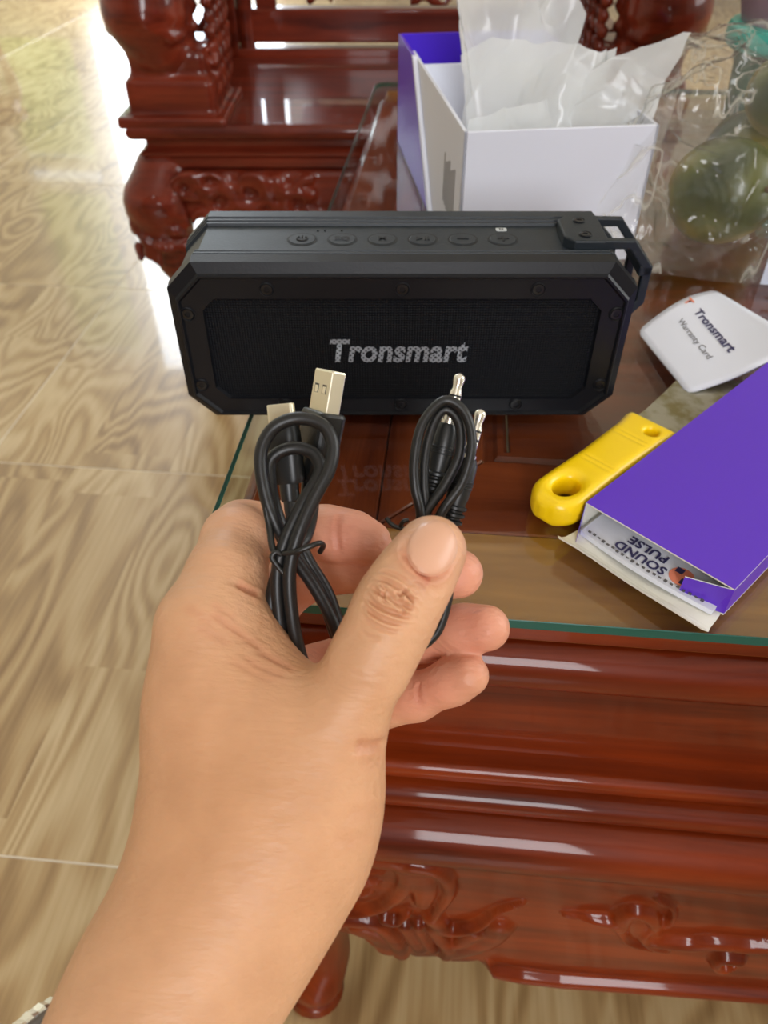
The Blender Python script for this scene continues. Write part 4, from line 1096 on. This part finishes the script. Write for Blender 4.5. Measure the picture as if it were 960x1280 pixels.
USB=dict(
 strands=[
  [(392,850,.217),(378,826,.213),(366,775,.209),(362,715,.2065),(373,668,.2055),(393,622,.2065),(411,588,.2075),(416,557,.2085),(404,532,.2090),(372,523,.2095),(341,536,.2095),(326,568,.2090),(331,615,.2090),(345,655,.2100),(364,692,.2140),(392,732,.2180),(416,776,.2215),(432,825,.223)],
  [(380,852,.219),(362,828,.2145),(350,775,.2105),(347,715,.2085),(358,672,.2080),(379,628,.2090),(396,600,.2110),(400,582,.2125),(390,566,.2135),(369,560,.2140),(348,566,.2140),(337,582,.2140),(340,618,.2140),(352,658,.2145),(374,700,.2175),(402,745,.2210),(420,795,.2235)],
  [(391,606,.2275),(390,640,.2240),(380,675,.2165),(352,705,.2125),(340,745,.2120),(341,795,.2140),(352,835,.2170)],
  [(361,618,.2240),(367,655,.2215),(384,698,.2200),(410,742,.2230),(428,795,.2250)],
 ],
 a0=(391,600,.2270), a1=(404,520,.2235), a_roll=(-.86,.10,-.52),
 c0=(361,604,.2235), c1=(354,538,.2215), c_roll=(-.30,.30,-.90),
 tie1=[(352,692,.2065),(368,690,.2035),(385,684,.2030),(399,679,.2040),(404,682,.2075),(400,690,.211)],
 tie2=[(352,693,.2065),(345,690,.2060),(340,697,.2060),(346,706,.2062),(354,716,.2068)],
 tie3=[(332,634,.2085),(337,660,.2085),(340,682,.2075),(344,692,.2070)],
)
AUX=dict(
 strands=[
  [(520,690,.2150),(526,645,.2140),(519,610,.2130),(518,575,.2125),(528,530,.2125),(555,501,.2130),(580,515,.2130),(590,553,.2130),(579,600,.2135),(556,634,.2140),(540,665,.2150)],
  [(526,690,.2165),(533,645,.2155),(530,605,.2150),(532,565,.2150),(543,527,.2150),(558,512,.2150),(574,530,.2150),(574,568,.2150),(556,606,.2150),(534,638,.2145),(522,668,.2150)],
  [(545,690,.219),(560,720,.2200),(559,752,.2195),(546,790,.2190),(520,812,.2185),(496,818,.218)],
  [(540,690,.222),(553,722,.2230),(550,756,.2225),(536,790,.2215),(508,808,.2205)],
 ],
 tie1=[(483,648,.2140),(490,656,.2130),(499,660,.2130),(508,662,.2130)],
 tie2=[(500,659,.2130),(504,652,.2120),(511,650,.2120)],
 jacks=[((546,592,.2215),(563,520,.2190)),((568,634,.2230),(588,562,.2210))],
)
WATCH=dict(c=(90,1386,.182),axis=(-.38,-.81,-.45),n=(-.85,.15,.5))

# ------------------------------------------------------------------ the hand (left hand and forearm), one continuous skin
hand_loc=W(330,980,.205)
HK=FPX
def cpt(q): return np.array(cam_pt(q[0],q[1],q[2]))
lo=cam_pt(60,1300,.06); 
F=Field((-.175,-.30,.055),(.045,.012,.295),.00125)
def chain(pts,k,S=None):
    S=F.new() if S is None else S
    for a,b in zip(pts[:-1],pts[1:]): F.cone(S,cpt(a),cpt(b),a[3]*.001,b[3]*.001,k)
    return S
def chain_cam(pts,k,S):
    for a,b in zip(pts[:-1],pts[1:]): F.cone(S,a[:3],b[:3],a[3]*.001,b[3]*.001,k)
# palm, wrist and forearm
PALM=F.new()
chain(HAND['meta_index'],.010,PALM); chain(HAND['meta_thumb_side'],.012,PALM); chain(HAND['meta_middle'],.010,PALM)
chain(HAND['meta_ring'],.010,PALM); chain(HAND['meta_pinky'],.010,PALM); chain(HAND['web'],.010,PALM); chain(HAND['web2'],.008,PALM); chain(HAND['wrist_mid'],.014,PALM)
wa,wb=cpt(HAND['meta_index'][-1]),cpt(HAND['meta_thumb_side'][-1])
EL=np.array(HAND['elbow'])
for w,off in ((wa,np.array((-.010,.004,0))),(wb,np.array((.010,-.004,0)))):
    F.cone(PALM,w,EL+off,.0177,.027,.014)
TH=chain(HAND['thumb'],.005)
chain(HAND['thumb_pad'],.004,TH)
FG=None
for nm in ('index','middle','ring','pinky'):
    S=chain(HAND[nm],.0035)
    FG=S if FG is None else smin(FG,S,.0012)
A=smin(PALM,FG,.006); B=smin(PALM,TH,.007)
SKIN=smin(A,B,.0008)
del A,B,TH,FG,PALM
V,Fq=surface_nets(F,SKIN.astype(np.float32)); V=relax(V,Fq,3,.5)
# ---- finer mesh where skin detail is seen close: knuckles, nail, creases
me=bpy.data.meshes.new('hand_skin'); me.from_pydata(V.tolist(),[],Fq.tolist())
bm=bmesh.new(); bm.from_mesh(me)
def pix(co): return 480+FPX*co[0]/co[2], 640-FPX*co[1]/co[2]
sel=set()
for f in bm.faces:
    c=f.calc_center_median(); x,y=pix(c)
    front=f.normal.dot(c)<0
    if front and ((410<x<600 and 630<y<860) or (190<x<400 and 690<y<860)): 
        for e in f.edges: sel.add(e)
bmesh.ops.subdivide_edges(bm,edges=list(sel),cuts=1,use_grid_fill=True,smooth=0.0)
bm.normal_update(); sel=set()
for f in bm.faces:
    c=f.calc_center_median(); x,y=pix(c)
    if f.normal.dot(c)<0 and 440<x<545 and 705<y<805 and c.z<.2:
        for e in f.edges: sel.add(e)
bmesh.ops.subdivide_edges(bm,edges=list(sel),cuts=1,use_grid_fill=True,smooth=0.0)
bmesh.ops.triangulate(bm,faces=[f for f in bm.faces if len(f.verts)>4])
bm.normal_update()
bvh=BVHTree.FromBMesh(bm)
def hit(px,py):
    d=cam_pt(px,py,1.0).normalized(); r=bvh.ray_cast(Vector((0,0,0)),d,1.0)
    return r[0]
bm.verts.ensure_lookup_table()
VV=np.array([v.co[:] for v in bm.verts]); NN=np.array([v.normal[:] for v in bm.verts]); disp=np.zeros(len(VV)); red=np.zeros(len(VV))
def crease(pts,width,depth,rim=0.35,tint=0.0):
    global disp,red
    C=catmull([np.array(p,float) for p in pts],6); P=[]
    for c in C:
        h_=hit(c[0],c[1])
        if h_ is not None: P.append(np.array(h_))
    n=len(P)
    if n<2: return
    lo_=np.min(P,0)-width*3; hi_=np.max(P,0)+width*3
    idx=np.where(np.all((VV>lo_)&(VV<hi_),1))[0]
    if not len(idx): return
    Q=VV[idx]; best=np.full(len(idx),9.0); par=np.zeros(len(idx))
    for i in range(n-1):
        a,b=P[i],P[i+1]; d=b-a; L=d@d+1e-12; t=np.clip(((Q-a)@d)/L,0,1); D=np.linalg.norm(Q-a-t[:,None]*d,axis=1)
        mk=D<best; best=np.where(mk,D,best); par=np.where(mk,(i+t)/(n-1),par)
    taper=np.clip(np.minimum(par,1-par)*5,0.15,1)
    x=best/width
    disp[idx]+=taper*depth*(-np.exp(-x*x)+rim*np.exp(-((x-1.7)/.7)**2))
    if tint: red[idx]=np.maximum(red[idx],tint*taper*np.exp(-(best/(width*2))**2))
for c in HAND['creases']: crease(*c)
VV2=VV+NN*disp[:,None]
for v,c in zip(bm.verts,VV2): v.co=c
bm.to_mesh(me); bm.free()
# ---- skin tone: redder palm side of the fingers, knuckles and tip; browner back of the hand
VV=np.array([v.co[:] for v in me.vertices])
def soft(center,rad):
    c=cpt(center); return np.exp(-(np.linalg.norm(VV-c,axis=1)/rad)**2)
pink=np.zeros(len(VV)); brown=np.zeros(len(VV)); yel_=np.zeros(len(VV))
for c,r_,w in HAND['pink']: pink=np.maximum(pink,w*soft(c,r_))
for c,r_,w in HAND['brown']: brown=np.maximum(brown,w*soft(c,r_))
rr=np.zeros(len(VV)); rr[:len(red)]=red
col=np.array(HAND['base'])[None,:]*np.ones((len(VV),1))
def mixc(col,c,w): return col*(1-w[:,None])+np.array(c)[None,:]*w[:,None]
col=mixc(col,HAND['brown_c'],np.clip(brown,0,1)); col=mixc(col,HAND['pink_c'],np.clip(pink,0,1)); col=mixc(col,HAND['red_c'],np.clip(rr,0,1))
ca=me.color_attributes.new('skin_tone','FLOAT_COLOR','POINT')
ca.data.foreach_set('color',np.concatenate([col,np.ones((len(VV),1))],1).astype(np.float32).ravel())
# to world, relative to the hand's own origin
Mw=np.array([c2w(Vector(v))-hand_loc for v in VV]); me.vertices.foreach_set('co',Mw.astype(np.float32).ravel()); me.update()
me.polygons.foreach_set('use_smooth',[True]*len(me.polygons))
skin=mat('skin',(.6,.33,.2,1),.46,spec=.42)
sp_=skin.node_tree.nodes['Principled BSDF']; at=nd(skin,'ShaderNodeVertexColor'); at.layer_name='skin_tone'
tck=nd(skin,'ShaderNodeTexCoord'); nk=nd(skin,'ShaderNodeTexNoise'); nk.inputs['Scale'].default_value=70; nk.inputs['Detail'].default_value=5; lk(skin,tck.outputs['Object'],nk.inputs['Vector'])
mxk=nd(skin,'ShaderNodeMix',data_type='RGBA',blend_type='MULTIPLY'); mxk.inputs['Factor'].default_value=.35
rk=ramp(skin,[(.35,(.80,.72,.66,1)),(.65,(1.08,1.05,1.02,1))],nk.outputs['Fac']); lk(skin,at.outputs['Color'],mxk.inputs['A']); lk(skin,rk.outputs['Color'],mxk.inputs['B'])
lk(skin,mxk.outputs['Result'],sp_.inputs['Base Color'])
sp_.inputs['Subsurface Weight'].default_value=.18; sp_.inputs['Subsurface Radius'].default_value=(.006,.0022,.0012); sp_.inputs['Subsurface Scale'].default_value=.6
# pores and fine lines running across the hand
mpk=nd(skin,'ShaderNodeMapping'); mpk.inputs['Scale'].default_value=(1,1,1); lk(skin,tck.outputs['Object'],mpk.inputs['Vector'])
vk=nd(skin,'ShaderNodeTexVoronoi'); vk.inputs['Scale'].default_value=1300; vk.feature='DISTANCE_TO_EDGE'; lk(skin,mpk.outputs['Vector'],vk.inputs['Vector'])
mp3=nd(skin,'ShaderNodeMapping'); mp3.inputs['Scale'].default_value=(.28,1.0,1.0); mp3.inputs['Rotation'].default_value=(0,0,.4); lk(skin,tck.outputs['Object'],mp3.inputs['Vector'])
n3=nd(skin,'ShaderNodeTexNoise'); n3.inputs['Scale'].default_value=520; n3.inputs['Detail'].default_value=4; lk(skin,mp3.outputs['Vector'],n3.inputs['Vector'])
bk1=nd(skin,'ShaderNodeBump'); bk1.inputs['Strength'].default_value=.10; bk1.inputs['Distance'].default_value=.0006; lk(skin,vk.outputs['Distance'],bk1.inputs['Height'])
bk2=nd(skin,'ShaderNodeBump'); bk2.inputs['Strength'].default_value=.5; bk2.inputs['Distance'].default_value=.0011; lk(skin,n3.outputs['Fac'],bk2.inputs['Height']); lk(skin,bk1.outputs['Normal'],bk2.inputs['Normal'])
lk(skin,bk2.outputs['Normal'],sp_.inputs['Normal'])
me.materials.append(skin)
person=bpy.data.objects.new('person',me); COL.objects.link(person); person.location=hand_loc
tag(person,'bare left hand and forearm pinching two coiled black cables under the thumb','person')
# ---- nails
nail_m=mat('nail',srgb(224,172,142),.38,coat=.15,coat_rough=.2,spec=.45)
nail_m.node_tree.nodes['Principled BSDF'].inputs['Subsurface Weight'].default_value=.1
nail_m.node_tree.nodes['Principled BSDF'].inputs['Subsurface Radius'].default_value=(.004,.002,.001)
def nail(name,cx,cy,rx,ry,ang,n=22,lift=.0004,power=2.5,bulge=.0003):
    ca_,sa_=math.cos(ang),math.sin(ang); V=[];ok=True; grid=[]
    for j in range(n+1):
        for i in range(n+1):
            a=2*i/n-1; b=2*j/n-1
            # square -> superellipse disc
            m_=max(abs(a),abs(b)); l_=(abs(a)**power+abs(b)**power)**(1/power)+1e-9
            s_=m_/l_ if l_>0 else 0; u,v=a*s_,b*s_
            h_=hit(cx+(u*rx)*ca_-(v*ry)*sa_, cy+(u*rx)*sa_+(v*ry)*ca_)
            if h_ is None: h_=grid[-1][0] if grid else Vector((0,0,.2))
            r2=max(abs(u),abs(v))
            toward=(-h_).normalized()
            rr2=math.hypot(u,v)
            grid.append((h_,toward*(lift+bulge*(1-rr2**2) - (.0012*max(0,rr2-.90)/.1))))
    V=[c2w(g+o)-hand_loc for g,o in grid]
    Fc=[(j*(n+1)+i,(j+1)*(n+1)+i,(j+1)*(n+1)+i+1,j*(n+1)+i+1) for j in range(n) for i in range(n)]
    o=MB().add(V,Fc).build(name,nail_m,person,recalc=False)
    return o
nl=nail('thumbnail',*HAND['nail']); nl['label']='pale pink thumbnail'

# ------------------------------------------------------------------ cables
cabm=bump_noise(mat('black_cable',(.010,.010,.010,1),.40,spec=.5),1500,.12,.0002)
plugm=mat('black_plug',(.011,.012,.012,1),.38,spec=.5)
goldm=mat('pale_gold_metal',srgb(244,238,214),.32,metal=.85)
nickel=mat('nickel_metal',srgb(240,236,222),.25,metal=.9)
tie_m=mat('black_tie',(.012,.012,.011,1),.35)
def CW_(p): return c2w(cam_pt(*p))
def cable(name,pts,r,parent,m=None,n=10):
    C=catmull([np.array(CW_(p)) for p in pts],n)
    base=Vector(parent.location)
    return MB().tube([Vector(c)-base for c in C],r*.001,12).build(name,m or cabm,parent,recalc=False)
def frame(p0,p1,roll_to):
    """matrix: origin p0, +z towards p1, +y as near as possible to the direction roll_to (all camera space)"""
    z=(p1-p0).normalized(); y=(roll_to-z*roll_to.dot(z)).normalized(); x=y.cross(z)
    return p0,x,y,z
def place(mb,fr,base):
    p0,x,y,z=fr
    for i,v in enumerate(mb.v): mb.v[i]=tuple(c2w(p0+x*v[0]+y*v[1]+z*v[2])-base)
    return mb
def rrect(w,h,r,n=4): return round_rect(-w/2,w/2,-h/2,h/2,r,n)
def slab(mb,secs,mi=0,n=4):
    rings=[[(x,y,z) for x,y in rrect(w,h,r,n)] for z,w,h,r in secs]; return mb.loft(rings,mi)
uc_base=W(372,640,.212)
uc=tag(empty('usb_charging_cable',uc_base),'coiled black charging cable with pale gold plugs, held left of the thumb','cable')
for pts in USB['strands']: cable('cord',pts,1.85,uc)
# wide plug
fa=frame(cam_pt(*USB['a0']),cam_pt(*USB['a1']),Vector(USB['a_roll']))
mb=slab(MB(),[(.000,.0085,.0065,.002),(.002,.0100,.0070,.002),(.006,.0145,.0078,.0022),(.0195,.0158,.0084,.0022),(.0205,.0148,.0076,.002)])
ob=place(mb,fa,uc_base).build('plug_body',plugm,uc,smooth=False,bevel=.0003,seg=1)
mb=slab(MB(),[(.0200,.0120,.0045,.0006),(.0318,.0120,.0045,.0006),(.0323,.0116,.0041,.0005)]); om=place(mb,fa,uc_base).build('metal_shell',goldm,uc,smooth=False)
hm=mat('shell_hole',srgb(250,240,210),.3,metal=.3); dk=mat('shell_slot',(.05,.045,.03,1),.5)
for sx in (-1,1):
    mb=MB().box(sx*.0026-.0013,sx*.0026+.0013,.00222,.00232,.0255,.0281); place(mb,fa,uc_base).build('shell_window_edge',dk,om,smooth=False)
    mb=MB().box(sx*.0026-.0009,sx*.0026+.0009,.0023,.0024,.0256,.0276); place(mb,fa,uc_base).build('shell_window',hm,om,smooth=False)
mb=MB().tube([(0,0,-.0075),(0,0,.0005)],[.0026,.0034],14); place(mb,fa,uc_base).build('strain_relief',plugm,uc)
# small plug
fc=frame(cam_pt(*USB['c0']),cam_pt(*USB['c1']),Vector(USB['c_roll']))
mb=slab(MB(),[(.000,.0090,.0060,.0026),(.0012,.0100,.0068,.003),(.0145,.0100,.0066,.003),(.0165,.0092,.0058,.0026)]); place(mb,fc,uc_base).build('plug_body',plugm,uc,smooth=True)
mb=slab(MB(),[(.0160,.0083,.0026,.0011),(.0225,.0083,.0026,.0011),(.0229,.0080,.0023,.001)],n=6); place(mb,fc,uc_base).build('metal_shell',goldm,uc)
mb=MB().tube([(0,0,-.0055),(0,0,-.005),(0,0,.0005)],[.0022,.0027,.0029],16); place(mb,fc,uc_base).build('strain_relief',plugm,uc)
# twist tie of the first cable
cable('twist_tie',USB['tie1'],.75,uc,tie_m); cable('twist_tie_end',USB['tie2'],.8,uc,tie_m); cable('twist_tie_end',USB['tie3'],.95,uc,tie_m)
# audio cable
au_base=W(545,640,.216)
au=tag(empty('audio_cable',au_base),'coiled thin black audio cable with two silver jack plugs above the thumb tip','cable')
for pts in AUX['strands']: cable('cord',pts,1.42,au)
cable('twist_tie_end',AUX['tie1'],.65,au,tie_m); cable('twist_tie_end',AUX['tie2'],.6,au,tie_m)
def jack(p0,p1):
    f=frame(cam_pt(*p0),cam_pt(*p1),Vector((0,0,-1)))
    prof=[(.0016,-.008),(.0021,-.0078),(.0024,-.004),(.0027,0),(.0033,.003),(.0035,.007),(.0033,.0128),(.0026,.0146),(.0018,.0150)]
    b=place(MB().lathe(prof,20),f,au_base).build('plug_body',plugm,au)
    for k in range(4): place(MB().lathe([(.0025+.0002*k,-.0004),(.0034+.0001*k,0),(.0034+.0001*k,.0007),(.0025+.0002*k,.0011)],16,c=(0,0,-.0066+.0021*k)),f,au_base).build('grip_ring',plugm,b)
    for k in range(3): place(MB().lathe([(.0034,-.0002),(.00372,0),(.00372,.0002),(.0034,.0004)],18,c=(0,0,.0060+.0009*k)),f,au_base).build('grip_line',plugm,b)
    d_=-.0048
    place(MB().lathe([(.0023,.0196+d_),(.0023,.0205+d_),(.00175,.0207+d_),(.00175,.0245+d_)],20),f,au_base).build('sleeve',nickel,au)
    place(MB().lathe([(.00182,.0245+d_),(.00182,.0252+d_)],20),f,au_base).build('insulator_ring',plugm,au)
    place(MB().lathe([(.00175,.0252+d_),(.00175,.0272+d_)],20),f,au_base).build('ring_contact',nickel,au)
    place(MB().lathe([(.00182,.0272+d_),(.00182,.0278+d_)],20),f,au_base).build('insulator_ring',plugm,au)
    place(MB().lathe([(.00175,.0278+d_),(.0017,.0285+d_),(.00125,.0297+d_),(.00150,.0312+d_),(.00172,.0325+d_),(.0014,.0333+d_),(.0004,.0339+d_)],20),f,au_base).build('tip_contact',nickel,au)
for a,b in AUX['jacks']: jack(a,b)

# ------------------------------------------------------------------ wristwatch at the edge of view
wbase=W(*WATCH['c'])
wt=tag(empty('wristwatch',wbase),'dark wristwatch with bright metal links on the wrist at the lower left','watch')
strap=mat('dark_case',srgb(72,58,52),.3,coat=.4); blackm=mat('dark_dial',(.012,.009,.009,1),.15,coat=1)
wc_=cam_pt(*WATCH['c']); wax=Vector(WATCH['axis']).normalized(); wn_=Vector(WATCH['n']); wn_=(wn_-wax*wn_.dot(wax)).normalized()
f=frame(wc_,wc_+wn_,wax)
mb=MB().lathe([(.0,-.002),(.0180,-.002),(.0196,0),(.0202,.005),(.0200,.0110),(.0190,.0125)],40); place(mb,f,wbase).build('watch_case',strap,wt)
mb=MB(); prof=[(.0188,.0120),(.0192,.0130),(.0188,.0152),(.0172,.0160),(.0166,.0154)]
rings=[]
for r_,z in prof: rings.append([((r_*(1+.025*(k%2)))*math.cos(2*math.pi*k/72),(r_*(1+.025*(k%2)))*math.sin(2*math.pi*k/72),z) for k in range(72)])
place(mb.loft(rings),f,wbase).build('watch_bezel',nickel,wt,smooth=False)
mb=MB().lathe([(.0168,.0152),(.0155,.0162),(.0001,.0166)],36); place(mb,f,wbase).build('watch_crystal',blackm,wt)
# band round the wrist
cen=Vector((0,0,-.0245)); mb=MB(); rings=[]
for k in range(49):
    a=R(38)+(2*math.pi-2*R(38))*k/48; rx_,rz_=.0262,.0255
    rings.append([(rr_*rx_/.0262*math.sin(a),y_,-.0245+rr_*math.cos(a)) for rr_,y_ in ((.0262,-.009),(.0262,.009),(.0282,.009),(.0282,-.009))])
place(mb.loft(rings),f,wbase).build('watch_band',strap,wt,smooth=False)
